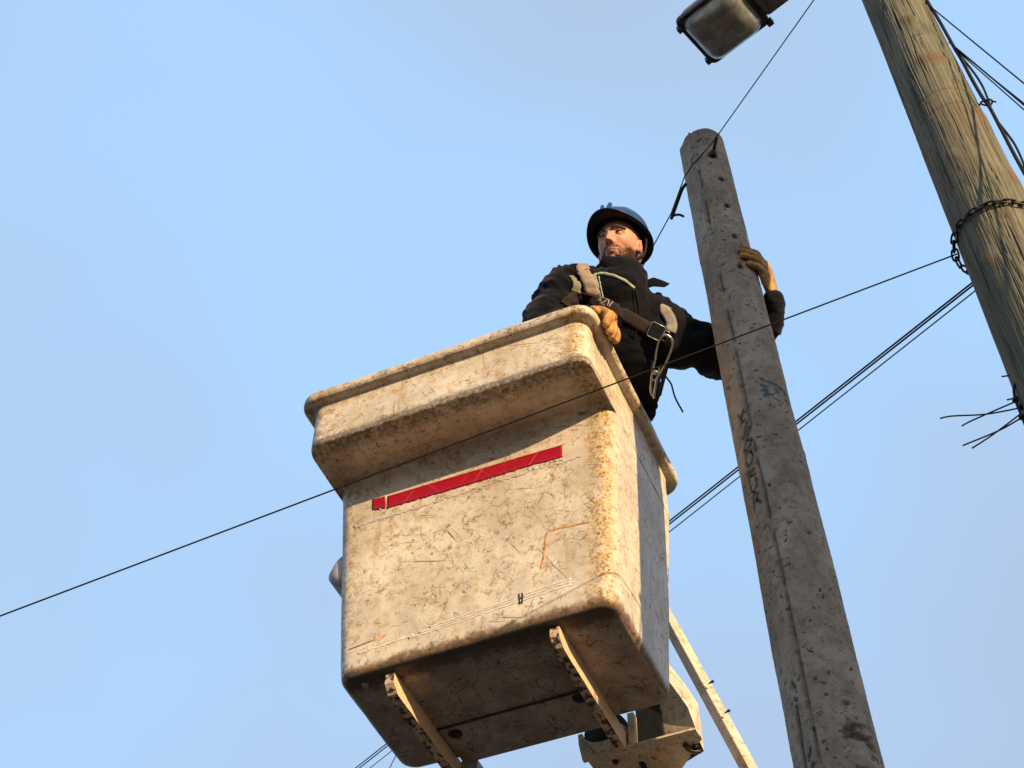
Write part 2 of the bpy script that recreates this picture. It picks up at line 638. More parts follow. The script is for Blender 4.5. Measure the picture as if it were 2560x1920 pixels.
def mk_concrete():
    m = Mat("cast concrete", .88, 0, .25)
    o = m.xyz()
    v = m.map(scale=(1, 1, .55))
    c = m.mix(m.ramp(m.noise(7, 7, .7, vec=v), .30, .70), (.235, .180, .128), (.385, .305, .222))
    c = m.mix(m.mul(m.ramp(m.noise(32, 7, .75), .47, .64), .60), c, (.140, .098, .072))
    c = m.mix(m.mul(m.ramp(m.noise(75, 5, .7), .58, .68), .5), c, (.47, .40, .33))
    c = m.mix(m.mul(m.ramp(m.noise(2.6, 5, .65, vec=m.map(loc=(3, 1, 2))), .50, .64), .45), c, (.15, .115, .085))
    c = m.mix(m.mul(m.ramp(m.noise(3.4, 6, .7, vec=m.map(loc=(7, 4, 9))), .54, .66), .5), c, (.46, .385, .30))
    # air holes
    p1 = m.mul(m.ramp(m.voro(26, vec=m.warp(20, .02)), .12, .17, 1, 0), m.ramp(m.noise(5, 3), .48, .58))
    p2 = m.mul(m.ramp(m.voro(58, vec=m.warp(40, .012)), .16, .24, 1, 0), m.ramp(m.noise(9, 3), .50, .60))
    c = m.mix(m.mul(p1, .85), c, (.035, .026, .02))
    c = m.mix(m.mul(p2, .75), c, (.06, .045, .034))
    # scuffs and flow marks
    w = m.warp(14, .06)
    sc = m.mul(m.ramp(m.voro(30, 'DISTANCE_TO_EDGE', w), .008, .03, 1, 0), m.ramp(m.noise(8, 3), .53, .63))
    c = m.mix(m.mul(sc, .6), c, (.11, .08, .06))
    # green stencil paint half worn away
    a = m.n.new("ShaderNodeAttribute")
    a.attribute_name = "paint"
    c = m.mix(m.mul(a.outputs["Fac"], m.ramp(m.noise(45, 5), .32, .55)), c, (.055, .090, .088))
    d = m.n.new("ShaderNodeAttribute")
    d.attribute_name = "dirt_and_shade"
    c = m.mix(m.mul(d.outputs["Fac"], .9), c, (.045, .033, .025))  # recess shade and dirt painted dark in pits, holes, seam and letters
    m.color(c)
    m.bump(m.noise(60, 6, .7), .45, .005)
    m.bump(m.math('ADD', p1, p2), -.8, .006)
    m.bump(m.noise(260, 4), .3, .0015)
    return m.m


def mk_wood():
    m = Mat("weathered treated pine", .82, 0, .25)
    g = m.n.new("ShaderNodeAttribute")
    g.attribute_name = "grain"          # unrolled bark coordinate
    gv = g.outputs["Vector"]
    base = m.mix(m.ramp(m.noise(1, 5, .6, vec=m.map(scale=(3.0, .55, 1), src=gv)), .32, .68), (.108, .104, .070), (.220, .202, .132))
    base = m.mix(m.mul(m.ramp(m.noise(1, 4, .6, vec=m.map(scale=(2.2, .9, 1), loc=(4, 2, 0), src=gv)), .52, .68), .75), base, (.165, .110, .060))
    base = m.mix(m.mul(m.ramp(m.noise(1, 6, .7, vec=m.map(scale=(7, 2.4, 1), loc=(9, 4, 0), src=gv)), .54, .68), .70), base, (.065, .06, .042))
    # grain lines
    base = m.mix(m.mul(m.ramp(m.noise(1, 4, .65, vec=m.map(scale=(130, 2.2, 1), src=gv)), .42, .58), .70), base, (.075, .064, .038))
    base = m.mix(m.mul(m.ramp(m.noise(1, 3, .6, vec=m.map(scale=(70, 1.4, 1), loc=(1, 7, 0), src=gv)), .58, .70), .45), base, (.195, .178, .115))
    # drying cracks, the same that are cut into the surface
    k = m.n.new("ShaderNodeAttribute")
    k.attribute_name = "crack"
    base = m.mix(m.mul(k.outputs["Fac"], .88), base, (.035, .030, .020))
    n = m.n.new("ShaderNodeAttribute")
    n.attribute_name = "knot"
    base = m.mix(m.mul(n.outputs["Fac"], m.ramp(m.noise(30, 5), .25, .6, .4, .9)), base, (.145, .082, .042))
    m.color(base)
    m.bump(m.noise(1, 4, .65, vec=m.map(scale=(130, 2.2, 1), src=gv)), .5, .004)
    m.bump(m.noise(90, 5), .3, .002)
    return m.m


M['concrete'] = mk_concrete()
M['wood'] = mk_wood()
mm = Mat("dry earth and asphalt", .95)
mm.color(mm.mix(mm.ramp(mm.noise(.6, 8, .6), .35, .65), (.055, .044, .035), (.09, .072, .056)))
mm.bump(mm.noise(30, 6), .4, .02)
M['ground'] = mm.m
M['lamp_body'] = plain("brown grey lamp housing", (.165, .135, .12), .6, .1, .2, 25)
M['lamp_rim'] = plain("dark lamp rim", (.05, .042, .038), .5, .3, .25, 40)
mm = Mat("dusty lamp glass", .12)
mm.b.inputs["Transmission Weight"].default_value = .80
mm.b.inputs["IOR"].default_value = 1.3
dn = mm.noise(10, 6, .65)
mm.color(mm.mix(mm.ramp(dn, .35, .65), (.55, .55, .50), (.88, .88, .82)))
mm.rough(mm.ramp(dn, .35, .65, .04, .22))
M['glass'] = mm.m
M['reflector'] = plain("dull aluminium reflector", (.30, .29, .26), .5, .2, .5, 12)
M['bulb'] = plain("burnt lamp bulb", (.42, .30, .24), .2, 0, .2, 30, 0)

# ------------------------------------------------------------------ ground
g = Geo()
N = 24
S = 400
for i in range(N):
    for j in range(N):
        x0, y0 = -S + 2 * S * i / N, -S + 2 * S * j / N
        d = 2 * S / N
        g.add([(x0, y0, 0), (x0 + d, y0, 0), (x0 + d, y0 + d, 0), (x0, y0 + d, 0)], [(0, 1, 2, 3)])
o = g.obj("ground", M['ground'], smooth=False)
o["kind"] = "structure"
o["label"] = "bare dry ground under the poles and the lift"

# ------------------------------------------------------------------ the aerial lift: bucket, bracket, booms
BX = Vector((0.92958089, -0.36761916, -0.02712053))      # along the long side
BY = Vector((0.36690259, 0.92983693, -0.0280317))        # from the near side to the far side
BZ = Vector((0.03552266, 0.01610714, 0.99923906))
BO = Vector((0.29606722, 3.73445583, 6.45558093))        # near right corner of the rim


def BW(a, b, c):
    return BO + BX * a + BY * b + BZ * c


lift = empty("aerial_lift")
lift.matrix_world = Matrix.Translation(BO) @ Matrix((BX, BY, BZ)).transposed().to_4x4()
tag(lift, "worn cream fibreglass bucket lift with a red stripe, carrying the worker", "bucket lift")


def rrect(a0, a1, b0, b1, r, c, k=9, m=14):
    """a rounded rectangle with the same number of points whatever its size"""
    pts = []
    cs = [(a1 - r, b0 + r, -90), (a1 - r, b1 - r, 0), (a0 + r, b1 - r, 90), (a0 + r, b0 + r, 180)]
    for i, (cx, cy, st) in enumerate(cs):
        for j in range(k + 1):
            q = R(st + 90 * j / k)
            pts.append(Vector((cx + r * math.cos(q), cy + r * math.sin(q), c)))
        nx = cs[(i + 1) % 4]
        q = R(st + 90)
        p0 = Vector((cx + r * math.cos(q), cy + r * math.sin(q), c))
        q2 = R(nx[2])
        p1 = Vector((nx[0] + r * math.cos(q2), nx[1] + r * math.sin(q2), c))
        for j in range(1, m):
            pts.append(p0.lerp(p1, j / m))
    return pts


ZB = -1.205          # bottom of the bucket
ZJ = -0.262          # underside of the front ledge


def wall(c):
    t = (ZJ - c) / (ZJ - ZB)
    return (-1.205 + .055 * t, -.026 - .052 * t, .318 + .055 * t, 1.005 - .04 * t)


rings = []
for i in range(7):
    q = R(90 * i / 6)
    c = ZB + .028 * (1 - math.cos(q))
    ins = .028 * (1 - math.sin(q))
    a0, a1, b0, b1 = wall(c)
    rings.append(rrect(a0 + ins, a1 - ins, b0 + ins, b1 - ins, .066 - ins * .8, c))
for c in np.linspace(ZB + .06, ZJ - .042, 17):
    a0, a1, b0, b1 = wall(c)
    rings.append(rrect(a0, a1, b0, b1, .064, c))
for i in range(1, 8):                                    # hollow curve into the ledge
    q = R(90 * i / 7)
    c = ZJ - .036 + .036 * math.sin(q)
    a0, a1, b0, b1 = wall(c)
    rings.append(rrect(a0, a1, b0 - .036 * (1 - math.cos(q)), b1, .063, c))
for t in (.33, .66, 1):
    a0, a1, b0, b1 = wall(ZJ)
    rings.append(rrect(a0, a1, .282 - (.282 - .065) * t, b1, .062, ZJ - .012 * t))
for i in range(1, 7):                                    # round lower edge of the ledge
    q = R(90 * i / 6)
    rings.append(rrect(-1.205, -.026, .065 - .016 * math.sin(q), 1.005, .060, ZJ - .012 + .016 * (1 - math.cos(q))))
for c in (-.235, -.21, -.17, -.13, -.09, -.060):
    rings.append(rrect(-1.204, -.027, .048, 1.006, .060, c))
LIP = (-1.250, 0.016, 0.0, 1.0628)
for i in range(1, 4):                                    # flare to the lip
    q = R(90 * i / 3)
    e = .007 * (1 - math.cos(q))
    rings.append(rrect(-1.204 - e, -.027 + e, .048 - e, 1.006 + e, .060 + e, -.054 + .010 * math.sin(q)))
rings.append(rrect(LIP[0] + .012, LIP[1] - .012, LIP[2] + .010, LIP[3] - .010, .075, -.043))
for i in range(7):                                       # round nose of the lip
    q = R(-90 + 180 * i / 6)
    e = .009 * (1 - math.cos(q))
    rings.append(rrect(LIP[0] + e, LIP[1] - e, LIP[2] + e, LIP[3] - e, .082 - e, -.0195 + (.0195 if q > 0 else .022) * math.sin(q)))
for ins, c in ((.05, .001), (.062, -.006), (.066, -.02)):
    rings.append(rrect(LIP[0] + ins, LIP[1] - ins, LIP[2] + ins, LIP[3] - ins, .075, c))
for c in (-.3, -.6, -.9, ZB + .03):
    a0, a1, b0, b1 = wall(min(c, ZJ))
    rings.append(rrect(a0 + .02, a1 - .02, b0 + .02, b1 - .02, .06, c))
ga = Geo()
ga.rings(rings)
bucket_me = None
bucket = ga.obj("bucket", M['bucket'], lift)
co, no = mesh_arrays(bucket.data)
co += no * (fbm(co * 5, 3, 3) * .0035 + fbm(co * 28, 3, 9) * .0009)[:, None]
set_co(bucket.data, co)


bvh_bucket = BVHTree.FromPolygons([v.co.copy() for v in bucket.data.vertices], [tuple(p_.vertices) for p_ in bucket.data.polygons])


def front(a, c, off=.0):
    """a point of the near face of the bucket, off metres in front of it"""
    h = bvh_bucket.ray_cast(Vector((a, -.4, c)), Vector((0, 1, 0)))
    return Vector((a, h[0].y - off, c))


def sheet(name, mat, top, bot, parent, off=.0035, n=90, jag=.006, seed=1, thick=.0004):
    """a strip stuck to the front face, with a frayed lower edge"""
    rnd = random.Random(seed)
    v, f = [], []
    rows = 4
    for i in range(n + 1):
        t = i / n
        a = top[0][0] + (top[1][0] - top[0][0]) * t
        ct = top[0][1] + (top[1][1] - top[0][1]) * t + rnd.uniform(-.15, .15) * jag
        cb = bot[0][1] + (bot[1][1] - bot[0][1]) * t + rnd.uniform(-.3, 1) * jag * (1 if rnd.random() < .75 else 2.0)
        ab = bot[0][0] + (bot[1][0] - bot[0][0]) * t
        for r in range(rows + 1):
            u = r / rows
            v.append(front(a + (ab - a) * u, ct + (cb - ct) * u, off))
    for i in range(n):
        for r in range(rows):
            k = i * (rows + 1) + r
            f.append((k, k + 1, k + rows + 2, k + rows + 1))
    o = mesh_obj(name, v, f, mat, parent, True)
    m = o.modifiers.new("thick", 'SOLIDIFY')
    m.thickness = thick
    m.offset = 0
    return o


sheet("red_stripe", M['red'], ((-.975, -.377), (-.240, -.394)), ((-.975, -.445), (-.238, -.460)), bucket, off=.0018, seed=3, jag=.0035)
sheet("red_stripe", M['red'], ((-1.043, -.368), (-.988, -.373)), ((-1.040, -.434), (-.978, -.438)), bucket, off=.0018, n=10, seed=5, jag=.006)
sheet("tape_glue", M['residue'], ((-1.17 + .05, -.478), (-.16, -.484)), ((-1.12, -.492), (-.16, -.490)), bucket, off=.0012, seed=8, jag=.007)
# ghost lettering left under the stripe
gl = Geo()
rnd = random.Random(4)
for i in range(7):
    a = -.385 + i * .022
    for k in range(3):
        p = front(a + rnd.uniform(0, .014), -.462 - rnd.uniform(0, .018), .0012)
        q = front(a + rnd.uniform(0, .016), -.462 - rnd.uniform(0, .018), .0012)
        gl.tube([p, (p + q) / 2, q], .0011, 5)
gl.obj("lettering_trace", M['residue'], bucket)
for k, (z0, z1, seed) in enumerate(((-1.086, -1.052, 11), (-1.098, -1.064, 14), (-1.110, -1.077, 15))):
    sheet("white_tape", M['white_tape'], ((-.78 - .04 * k, z0), (-.232 + .0 * k, z1)), ((-.78 - .04 * k, z0 - .008), (-.232, z1 - .008)), bucket, off=.0009, seed=seed, jag=.0022, n=60)
sheet("white_tape", M['white_tape'], ((-1.06, -1.112), (-.84, -1.098)), ((-1.06, -1.122), (-.84, -1.108)), bucket, off=.0009, seed=18, jag=.003, n=40)
gb = Geo()
for pts in ([(-.430, -1.058), (-.428, -1.105)], [(-.418, -1.058), (-.416, -1.080), (-.420, -1.105)], [(-.428, -1.082), (-.417, -1.078)]):
    gb.tube([front(a, c, .001) for a, c in pts], .0036, 6, flat=(1, .35), up=(1, 0, 0))
gb.obj("paint_mark", M['black_mark'], bucket)
go_ = Geo()
for pts in ([(-.144, -.818), (-.225, -.812), (-.308, -.809), (-.322, -.86), (-.334, -.935), (-.345, -.97)],):
    P = smooth_path([front(a, c, .0004) for a, c in pts], 6)
    go_.tube(P, [.0050] * len(P), 8, flat=(.14, 1), up=(0, 1, 0))
go_.obj("rust_streak", M['orange_mark'], bucket)
go_ = Geo()
go_.tube([front(-1.10, -1.085, .0004), front(-1.0, -1.075, .0004), front(-.93, -1.062, .0004)], [.003, .005, .003], 8, flat=(.14, 1), up=(0, 1, 0))
go_.obj("rust_streak", M['orange_mark'], bucket)

# two runners under the floor
for a0, a1, b1 in ((-.966, -.930, 1.05), (-.335, -.300, 1.055)):
    gr = Geo()
    n = 40
    prof = []
    rnd = random.Random(int(a0 * -1000))
    for i in range(n + 1):
        b = .415 + (b1 - .415) * i / n
        lowz = ZB - (.078 if i > 2 else (.045, .062, .074)[i])
        w = rnd.uniform(-.0007, .0007)
        prof.append([Vector((a0 + w, b, ZB + .004)), Vector((a0 + w, b, lowz + rnd.uniform(-.0008, .0008))),
                     Vector((a1 + w, b, lowz + rnd.uniform(-.0008, .0008))), Vector((a1 + w, b, ZB + .004))])
    gr.rings(prof)
    ro = gr.obj("runner", M['runner'], bucket, smooth=False)
    ro.data.materials.append(M['runner_clean'])
    for p in ro.data.polygons:
        if abs(p.normal.x) > .8:
            p.material_index = 1
gp = Geo()
gp.box((-.632, .872, ZB - .005), (1, 0, 0), (0, 1, 0), (0, 0, 1), .285, .106, .005)
plate = gp.obj("base_plate", M['bucket'], bucket, smooth=False)
gp = Geo()
gp.tube([Vector((-.93 + .6 * t, .7645, ZB - .004)) for t in np.linspace(0, 1, 12)], .0042, 6)
gp.obj("seam", M['black_mark'], plate)
for a, b in ((-.872, .804), (-.377, .793)):
    gb = Geo()
    gb.lathe((a, b, ZB - .010), (0, 0, -1), [(-.002, .001), (-.001, .027), (.002, .027), (.004, .018), (.004, .012), (.014, .011), (.014, .001)], 14)
    gb.obj("bolt", M['black_metal'], plate)
gb = Geo()
gb.lathe((-1.06, .44, ZB + .001), (0, 0, -1), [(-.002, .001), (0, .014), (.004, .012), (.005, .001)], 16)
gb.obj("drain_plug", M['grey_box'], bucket)
# rounded pocket on the left wall
gk = Geo()
prof = []
for q in np.linspace(-90, 90, 15):
    s_ = math.cos(R(q))
    prof.append((.070 * math.sin(R(q)), .030 + .088 * s_))
pk = []
for h, w in prof:
    pk.append([Vector((-1.13 - w * u, .46 + v * .085, -.640 + h)) for u, v in ((0, -1), (.75, -1), (1, -.7), (1, .7), (.75, 1), (0, 1))])
gk.rings(pk)
gk.obj("side_pocket", M['grey_box'], bucket)

# bracket behind the bucket
gm = Geo()
poly = [(-.455, 1.038), (-.03, 1.038), (-.026, 1.10), (-.154, 1.24), (-.25, 1.34), (-.37, 1.34), (-.451, 1.111)]
gm.rings([[Vector((a, b, -1.282)) for a, b in poly], [Vector((a, b, -1.274)) for a, b in poly]])
flange = [(-.184, 1.143, -1.274), (-.041, 1.090, -1.274), (-.041, 1.081, -1.240), (-.053, 1.047, -1.167), (-.111, 1.014, -1.042), (-.122, 1.003, -1.0), (-.150, 1.040, -1.04), (-.170, 1.087, -1.101),
          (-.045, 1.180, -1.274), (-.043, 1.172, -1.218), (-.028, 1.103, -1.120), (-.063, 1.078, -1.035), (-.122, 1.050, -.918), (-.155, 1.120, -.94), (-.184, 1.22, -1.10), (-.184, 1.24, -1.274)]
gm.add(flange, [(0, 1, 2, 7), (2, 3, 7), (3, 6, 7), (3, 4, 6), (4, 5, 6), (1, 8, 9, 2), (2, 9, 10, 3), (3, 10, 11, 4), (4, 11, 12, 5), (5, 12, 13, 6), (6, 13, 14, 7), (7, 14, 15, 0), (8, 15, 14, 9), (9, 14, 13, 10), (10, 13, 12, 11)])
gm.box((-.31, 1.27, -1.20), (1, 0, 0), (0, 1, 0), (0, 0, 1), .125, .015, .078)
gm.box((-.278, 1.10, -1.19), (1, 0, 0), (0, 1, 0), (0, 0, 1), .012, .045, .072)                 # inner web
arc = [(-.475, -1.272), (-.300, -1.272), (-.300, -1.17)]
for i in range(0, 13):
    q = R(180 * i / 12)
    arc.append((-.395 + .078 * math.cos(q), -1.150 - .058 * math.sin(q)))
arc += [(-.49, -1.15), (-.488, -1.20)]
gm.rings([[Vector((a, 1.078, c)) for a, c in arc], [Vector((a, 1.062, c)) for a, c in arc]])
brk = gm.obj("mounting_bracket", M['boom'], lift, smooth=False)
gs = Geo()
gs.rings([[Vector((x, .985 + .065 * v_, z_)) for x, z_ in ((-.931, -1.275), (-.870, -1.275), (-.865, -1.205), (-.880, -1.195), (-.931, -1.195))] for v_ in (0, 1)])
gs.obj("stop_block", M['grey_box'], lift, smooth=False)
gs = Geo()
gs.lathe((-.395, 1.10, -1.135), (0, 1, 0), [(0, .001), (0, .085), (.02, .088), (.035, .078), (.05, .088), (.07, .08), (.22, .08), (.22, .001)], 28)
gs.obj("pivot_shaft", M['rubber'], brk)
gs = Geo()
gs.box((-.218, 1.17, -1.165), (1, 0, 0), (0, 1, 0), (0, 0, 1), .050, .08, .105)  # black block added to fill the bracket opening as its shaded hollow
gs.obj("opening_dark_fill", M['black_metal'], brk, smooth=False)
for a, b_, c in ((-.36, 1.10, -1.282), (-.30, 1.20, -1.282)):
    gs = Geo()
    gs.lathe((a, b_, c), (0, 0, -1), [(-.002, .001), (0, .013), (.003, .013), (.004, .009), (.011, .009), (.012, .001)], 6)
    gs.obj("bolt", M['dark_steel'], brk, smooth=False)
gs = Geo()
gs.tube(smooth_path([(-.33, 1.20, -1.10), (-.30, 1.13, -1.17), (-.27, 1.16, -1.30), (-.22, 1.30, -1.40), (-.14, 1.42, -1.60), (-.02, 1.44, -2.0)], 6), .011, 10)
gs.obj("hydraulic_hose", M['rubber'], brk)
gs = Geo()
gs.tube(smooth_path([(-.055, 1.16, -1.286), (-.064, 1.15, -1.292), (-.085, 1.13, -1.293), (-.093, 1.10, -1.287)], 5), .009, 8)
gs.lathe((-.062, 1.13, -1.284), (0, 0, -1), [(-.002, .001), (0, .012), (.008, .011), (.008, .001)], 10)
gs.obj("lifting_eye", M['black_metal'], brk)
# slim levelling arm, and the main boom
PED = (1.55, 1.16, -5.6)


def beam(name, p0, p1, w, h, parent, rot=0.0):
    gx = Geo()
    p0, p1 = Vector(p0), Vector(p1)
    d = (p1 - p0).normalized()
    n1 = Vector((0, 1, 0))
    n1 = (n1 - d * d.dot(n1)).normalized()
    n2 = d.cross(n1)
    n1, n2 = n1 * math.cos(R(rot)) + n2 * math.sin(R(rot)), n2 * math.cos(R(rot)) - n1 * math.sin(R(rot))
    rr = []
    m = 30
    for i in range(m + 1):
        c = p0.lerp(p1, i / m)
        rr.append([c + n1 * x * h + n2 * y * w for x, y in ((-.9, -1), (-1, -.9), (-1, .9), (-.9, 1), (.9, 1), (1, .9), (1, -.9), (.9, -1))])
    gx.rings(rr)
    return gx.obj(name, M['boom'], parent, smooth=False)


ARM_W, ARM_H, ARM_R = .023, .023, 42
b1 = Vector((-.19, 1.31, -.44))
b2 = Vector((.085, 1.31, -1.312))
d_ = b2 - b1
arm = beam("levelling_arm", b1 - d_ * .12, b2 + d_ * 4.6, ARM_W, ARM_H, lift, ARM_R)
for t in (.55, .73):
    gs = Geo()
    p = b1 + d_ * t
    gs.lathe(p + Vector((.012, -.05, .012)), (.95, 0, .3), [(.0, .001), (.024, .006), (.029, .005), (.029, .001)], 10)
    gs.obj("bolt", M['black_metal'], arm)
beam("boom", Vector((-.30, 1.36, -1.20)), Vector((.085, 1.36, -1.31)) + d_ * 4.6 + Vector((-.06, .09, 0)), .075, .085, lift)
gp = Geo()
pp = Vector((.085, 1.34, -1.312)) + d_ * 4.6
gp.rings([[pp + Vector((x * w, y * w, z)) for x, y in ((-1, -1), (1, -1), (1, 1), (-1, 1))] for w, z in ((.16, .25), (.24, -.1), (.30, -.9))])
gp.obj("turret", M['boom'], lift, smooth=False)


# ------------------------------------------------------------------ concrete pole
def polar_pole(name, cx, cy, r_of_z, zs, thetas, mat, field):
    """thetas measured from the direction to the eye, positive to the right as seen from it"""
    fr = Vector((-cx, -cy, 0)).normalized()
    rt = Vector((-fr.y, fr.x, 0))
    TH, ZZ = np.meshgrid(thetas, zs)
    th, z = TH.ravel(), ZZ.ravel()
    rad = r_of_z(z)
    off, attrs = field(th, z, rad)
    rr = rad + off
    x = rr * (np.cos(th) * fr.x + np.sin(th) * rt.x)
    y = rr * (np.cos(th) * fr.y + np.sin(th) * rt.y)
    V = np.stack([x, y, z], 1)
    nt, nz = len(thetas), len(zs)
    i = np.arange(nz - 1)[:, None] * nt
    j = np.arange(nt)[None, :]
    k = (j + 1) % nt
    F = np.stack([i + j, i + k, i + nt + k, i + nt + j], -1).reshape(-1, 4)
    me = bpy.data.meshes.new(name)
    me.vertices.add(len(V) + 1)
    top = np.array([[0, 0, zs[-1] + .004]])
    me.vertices.foreach_set("co", np.concatenate([V, top]).astype(np.float32).ravel())
    nq = len(F)
    caps = np.stack([(nz - 1) * nt + np.arange(nt), (nz - 1) * nt + (np.arange(nt) + 1) % nt, np.full(nt, len(V))], 1)
    me.loops.add(nq * 4 + nt * 3)
    me.loops.foreach_set("vertex_index", np.concatenate([F.ravel(), caps.ravel()]).astype(np.int32))
    me.polygons.add(nq + nt)
    me.polygons.foreach_set("loop_start", np.concatenate([np.arange(nq) * 4, nq * 4 + np.arange(nt) * 3]).astype(np.int32))
    me.polygons.foreach_set("use_smooth", [True] * nq + [False] * nt)
    me.update()
    for an, val in attrs.items():
        if val.ndim == 1:
            a = me.attributes.new(an, 'FLOAT', 'POINT')
            a.data.foreach_set("value", np.append(val, 0).astype(np.float32))
        else:
            a = me.attributes.new(an, 'FLOAT_VECTOR', 'POINT')
            a.data.foreach_set("vector", np.concatenate([val, np.zeros((1, 3))]).astype(np.float32).ravel())
    me.validate()
    me.materials.append(mat)
    ob = link(bpy.data.objects.new(name, me))
    ob.location = (cx, cy, 0)
    return ob


def dseg(px, py, a, b):
    """distance of points to a segment in the unrolled surface, metres"""
    ax, ay = a
    bx, by = b
    dx, dy = bx - ax, by - ay
    t = np.clip(((px - ax) * dx + (py - ay) * dy) / (dx * dx + dy * dy + 1e-12), 0, 1)
    return np.hypot(px - ax - t * dx, py - ay - t * dy)


PCX, PCY = .912, 3.946
RC = lambda z: .0995 + (7.9 - z) * .0090


def arc_of(deg, z):
    return R(deg) * RC(z)


# writing scratched into the wet concrete, strokes in (degrees, height)
LET = []


def glyph(z0, h, strokes, deg0=-37.0, w=.060):
    """strokes in a unit box: u down the pole, v across it from left to right"""
    for st in strokes:
        LET.append([(R(deg0 - (5.90 - z0) * 18) * .122 + (v - .5) * w, z0 - u * h) for u, v in st])


glyph(5.925, .06, [[(.0, .2), (.9, .55), (1, .8)], [(.1, .8), (.9, .35)], [(.4, .25), (.3, .9)]])
glyph(5.850, .055, [[(.1, .9), (.9, .3)], [(.5, 1), (.95, .55)], [(.75, 1.05), (1.2, .7)]])
glyph(5.785, .06, [[(0, .85), (.2, .6), (.6, .25), (1, .1)], [(.3, .75), (.5, 1), (.9, .85), (.95, .45), (.75, .25)]])
glyph(5.715, .065, [[(0, .5), (.15, .85), (.6, .95), (.95, .7), (.9, .3), (.5, .1), (.15, .2), (0, .5)]])
glyph(5.640, .06, [[(0, .1), (1, .1)], [(.1, .15), (.45, .9)], [(.5, .4), (.9, .95)], [(.45, .2), (.7, .6)]])
glyph(5.575, .055, [[(.1, .2), (.7, .2), (.95, .5), (.8, .85), (.1, .9)]])
glyph(5.510, .06, [[(1, .2), (.1, .25), (0, .6), (.2, .85), (.5, .7), (.5, .25)], [(.5, .6), (1, .95)]])
HOLES = [(31.3, 7.413), (29.6, 7.206), (30.0, 6.979), (25.5, 6.765)]


